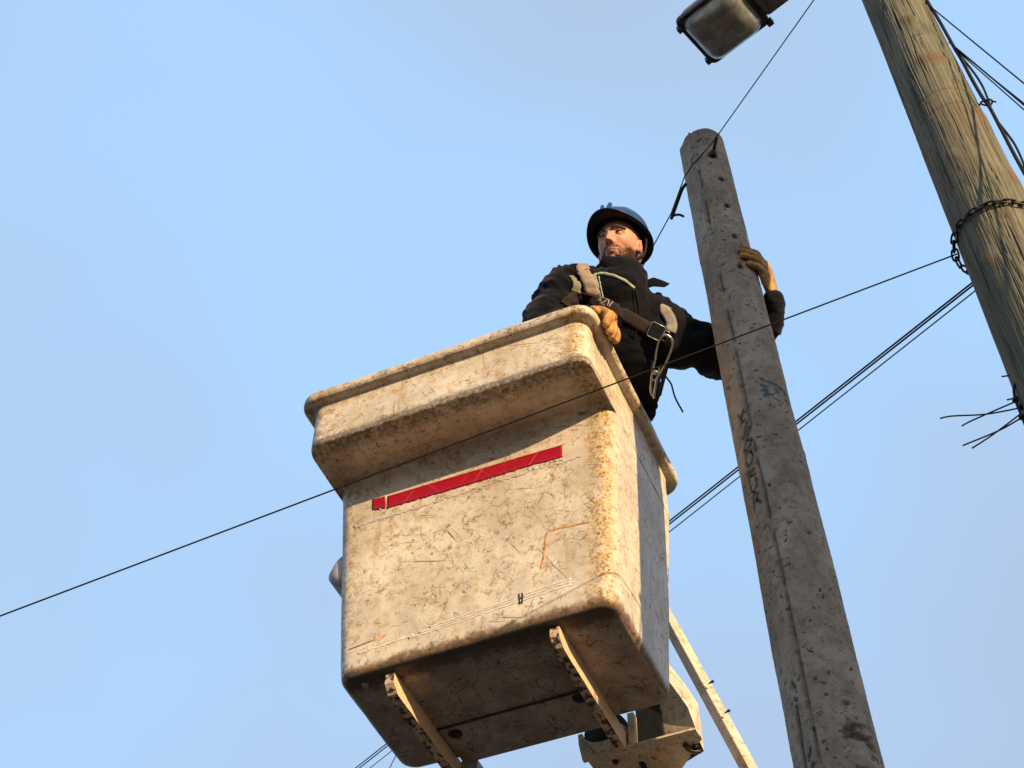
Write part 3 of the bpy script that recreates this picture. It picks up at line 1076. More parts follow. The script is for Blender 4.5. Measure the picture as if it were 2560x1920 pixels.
def conc_field(th, z, rad):
    s = th * rad
    P = np.stack([np.cos(th) * rad, np.sin(th) * rad, z], 1)
    off = fbm(P * np.array([9, 9, 3]), 3, 2) * .0040 + fbm(P * 45, 3, 5) * .0011
    dirt_and_shade = np.zeros_like(z)
    # mould seam: a step with a ragged flash line
    seam = R(-24.5) + fbm(np.stack([z * 3, z * 0, z * 0], 1), 3, 8) * .035
    ds = (th - seam) * rad
    off += np.where(ds < 0, .0035, 0) * sstep(-.09, -.03, ds)
    rag = vnoise(np.stack([z * 38, z * 0 + 1, z * 0], 1), 4)
    off += .0045 * np.exp(-(ds / .004) ** 2) * (rag > -.2)
    gr = np.exp(-((ds - .008) / .0052) ** 2) * sstep(-.25, .15, fbm(np.stack([z * 9, z * 0 + 3, z * 0], 1), 3, 12) + .10 + .12 * (7.0 - z).clip(-1, 2))
    off -= .009 * gr
    dirt_and_shade += gr * (.55 + .35 * vnoise(np.stack([z * 60, s * 60, z * 0], 1), 14))
    fc = R(-52.25)
    chord = rad * math.cos(R(27.75)) / np.cos(np.clip(th - fc, R(-27.75), R(27.75))) - rad
    off += np.where(np.abs(th - fc) < R(27.75), chord * .85, 0)
    # flat far right mould line
    ds2 = (th - R(62)) * rad
    off += .002 * np.exp(-(ds2 / .006) ** 2)
    # pits
    rnd = random.Random(5)
    for i in range(230):
        pz, pt = rnd.uniform(4.25, 7.85), R(rnd.uniform(-75, 75))
        w, h = rnd.choice(((.0030, .0035), (.0065, .0040), (.0040, .0075), (.0025, .0035), (.0090, .0035), (.0050, .0030)))
        if i % 19 == 0:
            w, h = w * 1.7, h * 1.8
        sk = rnd.uniform(-.9, .9)
        m = (np.abs(z - pz) < (h + w) * 3) & (np.abs(th - pt) < w * 3 / .1)
        if m.any():
            dx_ = (th[m] - pt) * rad[m]
            q = (dx_ / w) ** 2 + ((z[m] - pz + sk * dx_) / h) ** 2 + .35 * vnoise(P[m] * 160, 17)
            e = np.exp(-q * q)
            off[m] -= .007 * e
            dirt_and_shade[m] = np.maximum(dirt_and_shade[m], e * .9)
    for deg, hz in HOLES:
        q = np.hypot(((th - R(deg)) * rad) / .0135, (z - hz) / .0165)
        e = sstep(1.1, .85, q)
        off -= .026 * e
        dirt_and_shade = np.maximum(dirt_and_shade, e)
    for st in LET:
        for a, b in zip(st[:-1], st[1:]):
            d = dseg(s, z, a, b)
            e = np.exp(-(d / .0052) ** 2)
            off -= .0075 * e
            off += .0018 * np.exp(-((d - .011) / .004) ** 2)
            dirt_and_shade = np.maximum(dirt_and_shade, e)
    # big gouge and broken patch low on the pole
    for a, b, w in (((R(-46) * .128, 4.60), (R(-55) * .128, 4.38), .010), ((R(-55) * .128, 4.38), (R(-56) * .128, 4.20), .006),
                    ((R(-45) * .128, 4.69), (R(-40) * .128, 4.665), .008), ((R(-46) * .128, 4.63), (R(-41) * .128, 4.62), .006),
                    ((R(-42) * .128, 4.40), (R(-34) * .128, 4.43), .006), ((R(-42) * .128, 4.36), (R(-35) * .128, 4.38), .005)):
        d = dseg(s, z, a, b)
        e = np.exp(-(d / w) ** 2)
        off -= .010 * e
        dirt_and_shade = np.maximum(dirt_and_shade, e * .9)
    pq = np.hypot((th - R(38)) / R(30), (z - 4.45) / .16)
    br = sstep(.10, .35, fbm(P * np.array([16, 16, 34]), 4, 21)) * sstep(1.1, .5, pq)
    off -= .014 * br
    dirt_and_shade = np.maximum(dirt_and_shade, br * .75)
    # shallow band where the mould parts met
    off += .002 * np.exp(-((z - 5.70 - th * .02) / .008) ** 2) * (th > R(-10))
    # worn top edge
    off -= .003 * sstep(7.826, 7.834, z) + .004 * sstep(7.815, 7.832, z) * sstep(.0, .3, fbm(P * 14, 2, 31))
    # remains of a green stencil
    pa = np.zeros_like(z)
    marks = [((12, 6.055), (60, 6.02), .010), ((14, 6.02), (19, 6.015), .010), ((36, 6.01), (43, 6.0), .008),
             ((17, 5.985), (19, 5.970), .016), ((40, 5.985), (43, 5.978), .010), ((19, 5.965), (40, 5.945), .004),
             ((40, 5.945), (60, 5.915), .003), ((55, 6.03), (68, 5.99), .008), ((58, 5.97), (64, 5.95), .007), ((5, 6.045), (14, 6.058), .006)]
    for a, b, w in marks:
        d = dseg(s, z, (R(a[0]) * .116, a[1]), (R(b[0]) * .116, b[1]))
        pa = np.maximum(pa, sstep(w * 1.5, w * .6, d))
    pa = np.maximum(pa, .55 * sstep(.02, .006, np.abs(z - 6.045 + .0006 * np.degrees(th))) * sstep(R(-2), R(10), th) * sstep(R(75), R(55), th))
    return off, {"dirt_and_shade": np.clip(dirt_and_shade, 0, 1), "paint": pa}


zs = np.concatenate([np.linspace(0, 4.05, 26), np.arange(4.1, 7.832, .0042), [7.835]])
ths = np.concatenate([np.radians(np.linspace(-100, 100, 190)), np.radians(np.linspace(105, 255, 34))])
cpole = polar_pole("concrete_pole", PCX, PCY, RC, zs, ths, M['concrete'], conc_field)
tag(cpole, "pitted round concrete pole the worker grips, free standing with its bare top in view", "utility pole")
cfr = Vector((-PCX, -PCY, 0)).normalized()
crt = Vector((-cfr.y, cfr.x, 0))


def on_conc(deg, z, off=0.0):
    r = RC(z) + off
    return cfr * (r * math.cos(R(deg))) + crt * (r * math.sin(R(deg))) + Vector((0, 0, z))


gb = Geo()
bp = on_conc(22, 7.600, -.01)
bd = (cfr * .93 + crt * .36).normalized()
gb.lathe(bp, bd, [(0, .001), (.006, .022), (.013, .022), (.014, .008), (.015, .015), (.030, .015), (.031, .0075), (.105, .0072), (.107, .001)], 14)
gb.obj("bolt", M['dark_steel'], cpole)

# ------------------------------------------------------------------ wooden pole
WCX, WCY = 1.575, 3.013
RW = lambda z: .1085 + (7.5 - z) * .0112


def wood_field(th, z, rad):
    s = th * rad
    P = np.stack([np.cos(th) * rad, np.sin(th) * rad, z], 1)
    off = fbm(P * np.array([5, 5, 1.2]), 3, 41) * .006
    tw = th + .05 * z + .02 * fbm(np.stack([z * 1.5, z * 0, z * 0], 1), 2, 60)
    crack = np.zeros_like(z)
    for sc, zl, lo, hi, dep, sd in ((9, 1.1, .30, .62, .008, 71), (19, 1.9, .34, .62, .005, 73), (38, 3.0, .38, .64, .003, 75)):
        ang = np.stack([np.cos(tw) * sc, np.sin(tw) * sc, z * zl], 1)
        n = vnoise(ang, sd) * .75 + vnoise(ang * 2.03, sd + 1) * .25
        line = 1 - sstep(.0, .085, np.abs(n))
        gate = sstep(-.02, .22, fbm(np.stack([np.cos(th) * 2.4, np.sin(th) * 2.4, z * 1.9], 1), 2, sd + 5))
        e = line * gate
        crack = np.maximum(crack, e * (1 if dep > .005 else .7))
        off -= dep * e
    off += fbm(np.stack([np.cos(tw) * 40, np.sin(tw) * 40, z * 3], 1), 2, 81) * .0012
    knot = np.zeros_like(z)
    for deg, kz, w, h in KNOTS:
        q = np.hypot((th - R(deg)) * rad / w, (z - kz) / h)
        knot = np.maximum(knot, sstep(1.0, .35, q + .25 * vnoise(P * 25, 91)))
        off += .007 * np.exp(-q * q)
    # saw rings left on the trunk
    for kz in (6.62, 6.46, 6.36, 6.86):
        zz = z - kz - .02 * np.cos(th - .5)
        off -= .0022 * np.exp(-(zz / .006) ** 2)
        crack = np.maximum(crack, .45 * np.exp(-(zz / .006) ** 2) * (fbm(P * 10, 2, 95) > -.15) * (np.abs(th - .5) < .9))
    g_ = np.stack([s, z, np.zeros_like(z)], 1)
    return off, {"crack": np.clip(crack, 0, 1), "knot": knot, "grain": g_}


KNOTS = [(8, 7.02, .030, .030), (22, 6.70, .075, .055), (62, 6.33, .050, .060), (66, 5.93, .05, .07), (30, 5.30, .02, .022), (-25, 5.52, .03, .045), (12, 5.12, .025, .03), (-15, 6.1, .02, .03)]
zs = np.concatenate([np.linspace(0, 4.3, 20), np.arange(4.35, 7.6, .0075), np.linspace(7.65, 9.3, 20)])
ths = np.concatenate([np.radians(np.linspace(-96, 96, 230)), np.radians(np.linspace(100, 260, 36))])
wpole = polar_pole("wooden_pole", WCX, WCY, RW, zs, ths, M['wood'], wood_field)
tag(wpole, "weathered greenish wooden pole with long drying cracks and a chain round it", "utility pole")
wfr = Vector((-WCX, -WCY, 0)).normalized()
wrt = Vector((-wfr.y, wfr.x, 0))


def on_wood(deg, z, off=0.0):
    r = RW(z) + off
    return Vector((WCX, WCY, 0)) + wfr * (r * math.cos(R(deg))) + wrt * (r * math.sin(R(deg))) + Vector((0, 0, z))


# ------------------------------------------------------------------ chain round the wooden pole
chain = empty("chain", on_wood(-90, 5.75))
tag(chain, "rusty dark chain wrapped round the wooden pole, anchoring a wire", "chain")
path = []
for i in range(0, 361, 4):
    dg = -100 + i
    zc = 5.752 - .040 * max(0, math.cos(R((dg + 100)))) ** 6 - .015 * math.sin(R(dg))
    path.append(on_wood(dg, zc, .012 + .006 * max(0, math.cos(R(dg + 95))) ** 8))
seglen = [0]
for a, b in zip(path[:-1], path[1:]):
    seglen.append(seglen[-1] + (b - a).length)


def along(L):
    for i in range(len(seglen) - 1):
        if seglen[i + 1] >= L:
            t = (L - seglen[i]) / (seglen[i + 1] - seglen[i] + 1e-9)
            return path[i].lerp(path[i + 1], t), (path[i + 1] - path[i]).normalized()
    return path[-1], (path[-1] - path[-2]).normalized()


link_len, pitch = .040, .0285
tot = seglen[-1]
nl = int(tot / pitch)


def chain_link(c, t, nrm):
    gx = Geo()
    b = t.cross(nrm).normalized()
    pts = []
    for i in range(20):
        q = 2 * math.pi * i / 20
        x = math.cos(q)
        y = math.sin(q)
        px = (link_len / 2 - .0105) * (1 if x > 0 else -1) * min(1, abs(x) * 2.2) + .0105 * x
        pts.append(t * px + nrm * y * .0115)
    gx.tube(pts, .0036, 7, closed=True)
    oo = gx.obj("link", M['dark_steel'], chain)
    oo.location = c - chain.location
    return oo


for i in range(nl):
    c, t = along((i + .5) * pitch)
    rad_ = Vector((c.x - WCX, c.y - WCY, 0)).normalized()
    n = rad_ if i % 2 else t.cross(rad_).normalized()
    n = (n * .9 + (rad_ if not i % 2 else t.cross(rad_)) * .35)
    n = (n - t * n.dot(t)).normalized()
    chain_link(c, t, n)
for k in range(0):                     # loose tail of the chain
    chain_link(on_wood(-97, 5.64 - k * .026, .018), Vector((.2, .1, -1)).normalized(), (wfr if k else wrt * -1))


# ------------------------------------------------------------------ wires
def wire(name, pts, r, label, cat="wire", group=None, mat=None, sag=0.0, n=8, smooth_k=0):
    P = [Vector(p) for p in pts]
    if sag and len(P) == 2:
        P = [P[0].lerp(P[1], t) - Vector((0, 0, sag * 4 * t * (1 - t))) for t in np.linspace(0, 1, 24)]
    if smooth_k:
        P = smooth_path(P, smooth_k)
    gx = Geo()
    o0 = P[0].copy()
    gx.tube([p - o0 for p in P], r, n)
    ob = gx.obj(name, mat or M['wire'])
    ob.location = o0
    return tag(ob, label, cat, group)


def ext(a, b, t):
    a, b = Vector(a), Vector(b)
    return a + (b - a) * t


cw0, cw1 = Vector((1.4335, 3.0389, 5.7041)), Vector((-1.5766, 3.6217, 4.8679))
wire("overhead_wire", [cw0, ext(cw0, cw1, 3.2)], .0026, "thin black wire running from the chain across the front of the bucket", "wire")
wg = "three wires slanting behind the concrete pole"
for i, (a, b, lab) in enumerate((((1.5119, 3.1566, 5.7152), (-.80, 7.36, 7.15), "topmost of three slanting black wires passing behind the concrete pole"),
                 ((1.5114, 3.1568, 5.7022), (-.792, 7.36, 7.137), "middle one of three slanting black wires passing behind the concrete pole"),
                 ((1.5092, 3.1579, 5.6715), (-.768, 7.365, 7.105), "lowest and thinnest of three slanting black wires passing behind the concrete pole"))):
    wire("overhead_wire", [a, ext(a, b, 2.2)], (.0032, .0032, .0023)[i], lab, "wire", wg)
dg0, dg1 = Vector((1.3530, 3.1200, 7.690)), Vector((.9763, 3.812, 7.737))
wire("overhead_wire", [ext(dg1, dg0, 3.0), dg0, (1.098, 3.630, 7.768), dg1, (.930, 3.825, 7.664), (.8835, 3.836, 7.602), (.836, 3.862, 7.558), (.797, 3.900, 7.522), (.733, 4.03, 7.432), (.6399, 4.2016, 7.3884), (-.79, 7.76, 7.339), (-2.6, 12.2, 7.3)], .0026,
     "black wire crossing the bare top of the concrete pole and passing behind the blue helmet", "wire")

gx = Geo()
P = smooth_path([(.800, 3.905, 7.475), (.781, 3.925, 7.462), (.757, 3.985, 7.440), (.738, 4.028, 7.415), (.731, 4.034, 7.400)], 5)
gx.tube(P, .0075, 8)
P = smooth_path([(.738, 4.030, 7.412), (.752, 4.030, 7.420), (.770, 4.030, 7.420), (.786, 4.030, 7.405)], 5)
gx.tube(P, .0055, 8)
wc = gx.obj("wire_clamp", M['rubber'])
tag(wc, "black forked clamp hooking the sloping wire to the left side of the concrete pole", "wire clamp")

# wires leaving the wooden pole to the right
rg = "wires leaving the wooden pole to the upper right"
wire("overhead_wire", [(1.648, 2.925, 7.176), ext((1.648, 2.925, 7.176), (1.7139, 2.7023, 6.1669), 4)], .0026, "black wire at upper right, alone and highest, leaving the wooden pole's edge", "wire", rg)
for a, b, r, lab in (((1.680, 2.950, 6.905), (1.6878, 2.7187, 6.0605), .0030, "thickest of the three bunched wires leaving the wooden pole at upper right"),
                ((1.684, 2.945, 6.850), (1.6822, 2.7224, 6.0380), .0022, "lowest of the three bunched wires leaving the wooden pole at upper right"),
                ((1.683, 2.948, 6.872), (1.6890, 2.7190, 6.0750), .0022, "thin crossing wire among the three bunched wires at upper right")):
    wire("overhead_wire", [a, ext(a, b, 4)], r, lab, "wire", rg)
cg = "cables strapped down the wooden pole"
wire("service_cable", [(1.660, 2.935, 7.60), (1.665, 2.938, 7.231), (1.672, 2.934, 7.047), (1.678, 2.932, 6.835), (1.682, 2.930, 6.741), (1.684, 2.928, 6.581), (1.688, 2.926, 6.461), (1.694, 2.923, 6.390), (1.696, 2.922, 6.242), (1.697, 2.921, 6.092), (1.700, 2.919, 5.945), (1.704, 2.917, 5.80), on_wood(85, 5.2, .012), on_wood(84, 4.2, .012), on_wood(84, 2.2, .012), on_wood(84, .05, .012)], .0065,
     "thick black cable running down the right side of the wooden pole", "cable", cg, M['rubber'], smooth_k=5)
wire("service_cable", [(1.686, 2.930, 6.76), (1.700, 2.926, 6.64), (1.706, 2.924, 6.54), (1.700, 2.920, 6.43), (1.693, 2.921, 6.33), (1.706, 2.918, 6.21), (1.712, 2.915, 6.12), (1.706, 2.915, 5.98), on_wood(92, 5.8, .010), on_wood(93, 5.0, .010), on_wood(93, 3.4, .010), on_wood(93, .05, .010)], .0042,
     "thinner black cable bowing away from the wooden pole's right side", "cable", cg, M['rubber'], smooth_k=5)
gx = Geo()
gx.tube([Vector((1.692, 2.924, 6.425)) + Vector((math.cos(q) * .020, -math.sin(q) * .012, .004 * math.sin(q * 2))) for q in np.linspace(0, 2 * math.pi, 18)[:-1]], .0035, 6, closed=True)
gx.tube([(1.672, 2.934, 6.425), (1.655, 2.925, 6.428)], .003, 6)
gx.tube([(1.71, 2.92, 6.428), (1.722, 2.918, 6.415)], .003, 6)
tag(gx.obj("cable_tie", M['rubber']), "twisted black tie holding the two cables on the wooden pole, high up", "cable tie")

# cables and tie tails low on the near side of the pole
cab = wire("service_cable", [(1.475, 2.998, 5.14), (1.466, 3.006, 5.075), (1.447, 3.012, 5.052), (1.430, 3.020, 5.024), (1.424, 3.026, 4.981), (1.424, 3.028, 4.93), (1.424, 3.028, 4.86), on_wood(-66, 4.5, .008), on_wood(-66, 3.0, .008), on_wood(-66, .05, .008)], .0042,
     "black cable curving round the left side of the wooden pole at the right edge", "cable", cg, M['rubber'], smooth_k=5)
tg = "cable tie tails low on the wooden pole"
for pts, knot, lab in (
    (((1.421, 3.045, 5.107), (1.446, 3.030, 5.094), (1.468, 3.008, 5.076)), (1.466, 3.006, 5.075), "short level black tie tail, topmost at the wooden pole's lower left edge"),
    (((1.411, 3.049, 5.009), (1.431, 3.035, 5.002), (1.470, 3.000, 4.992)), None, "short level black tie tail, second from the top low on the wooden pole"),
    (((1.234, 3.125, 5.026), (1.267, 3.112, 5.020), (1.349, 3.077, 4.983), (1.432, 3.030, 4.952)), (1.430, 3.028, 4.952), "longest black tie tail, reaching furthest left from the wooden pole"),
    (((1.281, 3.106, 4.969), (1.313, 3.093, 4.978), (1.425, 3.032, 4.981)), (1.424, 3.026, 4.981), "bent black tie tail crossing under the longest one"),
    (((1.266, 3.112, 4.894), (1.365, 3.070, 4.905), (1.424, 3.030, 4.911)), (1.424, 3.028, 4.911), "straight thick black tie tail in the lowest pair"),
    (((1.286, 3.104, 4.873), (1.350, 3.077, 4.899), (1.425, 3.033, 4.929)), None, "lowest black tie tail, crossing over the straight thick one")):
    gx = Geo()
    o0 = Vector(pts[-1])
    gx.tube([Vector(p) - o0 for p in smooth_path(pts, 4)], .0024, 7)
    if knot:
        gx.box(Vector(knot) - o0, (1, 0, 0), (0, 1, 0), (0, 0, 1), .0075, .0065, .006)
    tt = gx.obj("cable_tie", M['rubber'])
    tt.location = o0
    tag(tt, lab, "cable tie", tg)

# ------------------------------------------------------------------ street lamp
lc = Vector((1.010, 3.412, 8.02))
ld = Vector((.77, -.64, 0)).normalized()
lw = Vector((-ld.y, ld.x, 0))
lz = Vector((0, 0, 1))
lamp = empty("street_lamp", lc)
lamp.matrix_world = Matrix.Translation(lc) @ Matrix((ld, lw, lz)).transposed().to_4x4()
tag(lamp, "street lamp with a dusty glass bowl hanging into the top of the picture", "street lamp")


def rr2(x0, x1, hy, r, z, k=6):
    return rrect(x0, x1, -hy, hy, r, z, k, 4)


gx = Geo()
gx.rings([rr2(-.168, .150, .142, .03, -.012), rr2(-.172, .154, .146, .032, -.004), rr2(-.172, .154, .146, .032, .012), rr2(-.160, .142, .136, .03, .014),
          rr2(-.150, .132, .126, .028, .012), rr2(-.148, .130, .124, .028, -.010), rr2(-.166, .148, .140, .03, -.0125)], False, False)
for sx, sy in ((-.168, -.10), (-.168, .11), (.146, .142), (.05, -.146), (.150, -.120)):
    gx.box((sx, sy, -.006), (1, 0, 0), (0, 1, 0), (0, 0, 1), .014, .012, .016)
gx.obj("bowl_rim", M['lamp_rim'], lamp, False)
gx = Geo()
gx.rings([rr2(-.166, .150, .140, .035, .014), rr2(-.158, .160, .132, .05, .06), rr2(-.12, .17, .10, .06, .092), rr2(-.06, .17, .05, .04, .105)])
gx.rings([rr2(.157, .425, .112, .016, -.004), rr2(.153, .44, .118, .018, .006), rr2(.153, .44, .116, .02, .055), rr2(.16, .42, .09, .03, .085)])
gx.box((.20, 0, -.006), (1, 0, 0), (0, 1, 0), (0, 0, 1), .004, .095, .003)
hs = gx.obj("housing", M['lamp_body'], lamp, False)
gx = Geo()
gx.tube([(.185, -.062, -.010), (.205, -.068, -.012), (.232, -.080, -.010)], [.010, .007, .005], 8)
gx.obj("latch", M['black_metal'], hs)
gx = Geo()
gx.lathe((.285, -.03, -.004), (0, 0, -1), [(-.002, .001), (0, .007), (.004, .006), (.004, .001)], 10)
gx.obj("screw", M['black_metal'], hs)
gx = Geo()
ro = [rr2(-.147, .129, .123, .035, .010), rr2(-.145, .127, .121, .04, -.03), rr2(-.135, .118, .112, .045, -.060), rr2(-.115, .100, .095, .05, -.080), rr2(-.075, .065, .06, .05, -.090)]
gx.rings(ro, False, True)
bowl = gx.obj("glass_bowl", M['glass'], lamp)
sm = bowl.modifiers.new("thick", 'SOLIDIFY')
sm.thickness = .004
gx = Geo()
gx.rings([rr2(-.140, .122, .116, .03, .0), rr2(-.11, .10, .085, .05, .035), rr2(-.07, .06, .05, .045, .055)], False, True)
gx.obj("reflector", M['reflector'], lamp)
gx = Geo()
gx.lathe((.10, 0, .005), (-1, 0, -.1), [(0, .001), (0, .018), (.03, .018), (.035, .016), (.06, .022), (.10, .034), (.14, .036), (.17, .026), (.182, .010), (.184, .001)], 18)
gx.obj("bulb", M['bulb'], lamp)
gx = Geo()
iv = lamp.matrix_world.inverted()
tgt = iv @ Vector((WCX, WCY, 8.16))
gx.tube(smooth_path([(.40, 0, .035), (.46, 0, .045), tgt * .75 + Vector((.42, 0, .05)) * .25, tgt], 6), .024, 12)
ring = [iv @ (Vector((WCX, WCY, 8.16)) + Vector((math.cos(q), math.sin(q), 0)) * (RW(8.16) + .006)) for q in np.linspace(0, 2 * math.pi, 25)[:-1]]
gx.tube(ring, .02, 6, closed=True, flat=(1, .25), up=(0, 0, 1))
gx.obj("arm", M['lamp_body'], lamp)

# ------------------------------------------------------------------ the worker
person = empty("person", BW(-.2, .6, ZB + .03))
tag(person, "bearded worker in blue hard hat, black jacket and harness, gripping the concrete pole", "person")
SV = (BX * .74 + BY * .67).normalized()          # towards the person's left
FV = (BX * .67 - BY * .74).normalized()          # the way the chest faces
pinv = Matrix.Translation(-person.location)


def to_person(me):
    me.transform(pinv)
    return me


def part(name, me, mat, parent=person):
    me.materials.clear()
    me.materials.append(mat)
    to_person(me)
    o = bpy.data.objects.new(name, me)
    return link(o, parent)


def gpart(geo, name, mat, parent=person, smooth=True):
    for v in geo.v:
        v -= person.location
    return geo.obj(name, mat, parent, smooth)


RS, LS = BW(-.120, .135, .305), BW(.205, .425, .215)
RE, RWR = BW(-.235, .125, .085), BW(-.050, .165, .085)
LE, LWR = Vector((.893, 4.160, 6.560)), Vector((1.062, 4.020, 6.735))


def PC(deg, z, r):
    return Vector((PCX, PCY, 0)) + cfr * (r * math.cos(R(deg))) + crt * (r * math.sin(R(deg))) + Vector((0, 0, z))


LWR, LMID = PC(106, 6.688, .158), PC(146, 6.620, .170)

T0, T1, T2, T3, T4 = BW(-.125, .585, .045), BW(-.03, .43, .115), BW(.03, .325, .215), BW(.048, .27, .275), BW(.066, .215, .335)
NB = Vector((.468, 3.925, 6.79))



def keep_in(P):
    """clothes below the rim stay inside the bucket"""
    B_ = np.array([BX, BY, BZ])
    q = (P - np.array(BO)) @ B_.T
    w = sstep(.045, -.01, q[:, 2]) * sstep(.26, .14, q[:, 0])
    q[:, 0] = q[:, 0] * (1 - w) + np.minimum(q[:, 0], -.085) * w
    q[:, 1] = q[:, 1] * (1 - w) + np.clip(q[:, 1], .10, .96) * w
    w2 = sstep(-.15, -.3, q[:, 2]) * sstep(.26, .14, q[:, 0])
    q[:, 0] = q[:, 0] * (1 - w2) + np.minimum(q[:, 0], -.13) * w2
    return np.array(BO) + q @ B_


# jacket
gj = Geo()
gj.capsule(smooth_path([T0 - BZ * .05 - BX * .03, T0, T1, T2, T3, T4], 4), list(np.interp(np.linspace(0, 5, 21), [0, 1, 2, 3, 4, 5], [.180, .188, .190, .205, .175, .105])), 28, flat=(1, .66), up=SV)
gj.capsule(smooth_path([T3 + SV * -.05, RS, RS.lerp(RE, .55) + Vector((-.006, 0, .0)), RE, RE.lerp(RWR, .5), RWR], 4),
           list(np.interp(np.linspace(0, 5, 21), [0, 1, 2, 3, 4, 5], [.105, .100, .090, .080, .072, .058])), 20)
gj.capsule(smooth_path([T3 + SV * .05, LS, LS.lerp(LE, .5) + Vector((0, 0, -.012)), LE, LMID, LWR], 4),
           list(np.interp(np.linspace(0, 5, 21), [0, 1, 2, 3, 4, 5], [.105, .098, .092, .078, .048, .034])), 20)
gj.capsule([LMID.lerp(LWR, .60), LMID.lerp(LWR, .93)], [.036, .042], 18)
gj.capsule([T2 + SV * .09 - BZ * .03, LS.lerp(LE, .45) - BZ * .045, LS.lerp(LE, .85) - BZ * .025], [.11, .085, .075], 18)
gj.capsule([T4 - BZ * .04, NB + Vector((-.006, -.022, -.01))], [.115, .108], 24)
jm = baked(gj, .0075, 8, .5)
co, no = mesh_arrays(jm)
SEG = [(T0, T1), (T1, T2), (T2, T3), (RS, RE), (RE, RWR), (LS, LE), (LE, LMID), (LMID, LWR)]
best = np.full(len(co), 9.0)
tt = np.zeros(len(co))
axs = np.zeros((len(co), 3))
kind = np.zeros(len(co), int)
for si, (a, b) in enumerate(SEG):
    a, b = np.array(a), np.array(b)
    d = b - a
    L = np.linalg.norm(d)
    t = np.clip((co - a) @ d / (L * L), 0, 1)
    dist = np.linalg.norm(co - a - t[:, None] * d, axis=1)
    m = dist < best
    best[m] = dist[m]
    tt[m] = (t * L)[m]
    axs[m] = d / L
    kind[m] = si
# folds: ridges running round and slantwise over each limb
rel = co - (co * axs).sum(1)[:, None] * axs
q = np.concatenate([(rel * 5.5) + axs * ((co * axs).sum(1) * 15)[:, None]], 1) + fbm(co * 6, 2, 51)[:, None] * 1.3
ridge = (1 - np.abs(fbm(q, 2, 55)) * 2.6)
arm = (kind >= 3)
amp = np.where(arm, .0145, .0075)
q3 = rel * 9 + axs * ((co * axs).sum(1) * 26)[:, None] + fbm(co * 11, 2, 52)[:, None] * 1.1
ridge = ridge * .75 + .35 * (1 - np.abs(fbm(q3, 2, 56)) * 2.8)
co2 = co + no * ((np.clip(ridge, -.6, 1) * amp) + fbm(co * 30, 2, 58) * .0016 - .003)[:, None]
set_co(jm, keep_in(co2))
jacket = part("jacket", jm, M['jacket'])

# trousers and boots, standing in the bucket
gt = Geo()
kn = [BW(-.34, .52, -.48), BW(-.25, .74, -.48)]
an = [BW(-.42, .60, -.95), BW(-.30, .80, -.95)]
hp = [T0 - SV * .085 - BZ * .05 - BX * .07, T0 + SV * .085 - BZ * .05 - BX * .07]
gt.capsule([T0 - SV * .07 - BZ * .02 - BX * .03, T0 + SV * .07 - BZ * .02 - BX * .03], [.125, .125], 18)
for i in (0, 1):
    gt.capsule(smooth_path([hp[i], kn[i], an[i]], 6), list(np.interp(np.linspace(0, 2, 13), [0, 1, 2], [.108, .082, .070])), 18)
tm = baked(gt, .014, 5)
co, no = mesh_arrays(tm)
set_co(tm, keep_in(co + no * (fbm(co * np.array([9, 9, 20]), 3, 61) * .008)[:, None]))
part("trousers", tm, M['trousers'])
for i in (0, 1):
    gx = Geo()
    f_ = (FV - BZ * FV.dot(BZ)).normalized()
    heel = BW(0, 0, 0) * 0 + an[i] - BZ * .075
    gx.capsule([an[i] + BZ * .06, an[i] - BZ * .04], [.062, .058], 14)
    gx.capsule([heel - f_ * .04, heel + f_ * .07, heel + f_ * .16], [.045, .047, .040], 14)
    part("boot", baked(gx, .012, 3), M['rubber'])

# gloves
def glove(geo_fn, cuff=None):
    gx = Geo()
    geo_fn(gx)
    me = baked(gx, .0040, 3, .45)
    c_, n_ = mesh_arrays(me)
    qq = c_ * np.array([30, 30, 30])
    set_co(me, c_ + n_ * (fbm(c_ * np.array([46, 46, 18]), 3, 66) * .0042)[:, None])
    return part("glove", me, M['glove'])


def right_glove(gx):
    wr = BW(-.055, .175, .075)
    kn_ = [BW(.012, .108 + .031 * i, .048 + (.006, .010, .008, .0)[i]) for i in range(4)]
    mid = kn_[1].lerp(kn_[2], .5)
    gx.capsule([wr - (mid - wr) * .35, wr, wr.lerp(mid, .5)], [.038, .038, .044], 16, flat=(1, .76), up=BY)
    gx.capsule([wr.lerp(mid, .35), mid], [.054, .060], 18, flat=(1, .46), up=BY)
    for i in range(4):
        k = kn_[i]
        b = .108 + .031 * i
        ln = (1.0, 1.1, 1.05, .85)[i]
        pts = [k - BX * .012, k, BW(.042, b + .002, .030), BW(.049, b - .002 + .002 * i, .030 - .040 * ln), BW(.040, b - .004 + .002 * i, .030 - .078 * ln)]
        gx.capsule(smooth_path(pts, 3), list(np.linspace(.0200, .0160, 13)), 12)
    gx.capsule(smooth_path([BW(-.035, .125, .062), BW(-.012, .092, .046), BW(.010, .080, .028), BW(.016, .078, .012)], 3), list(np.linspace(.0185, .0145, 10)), 12)


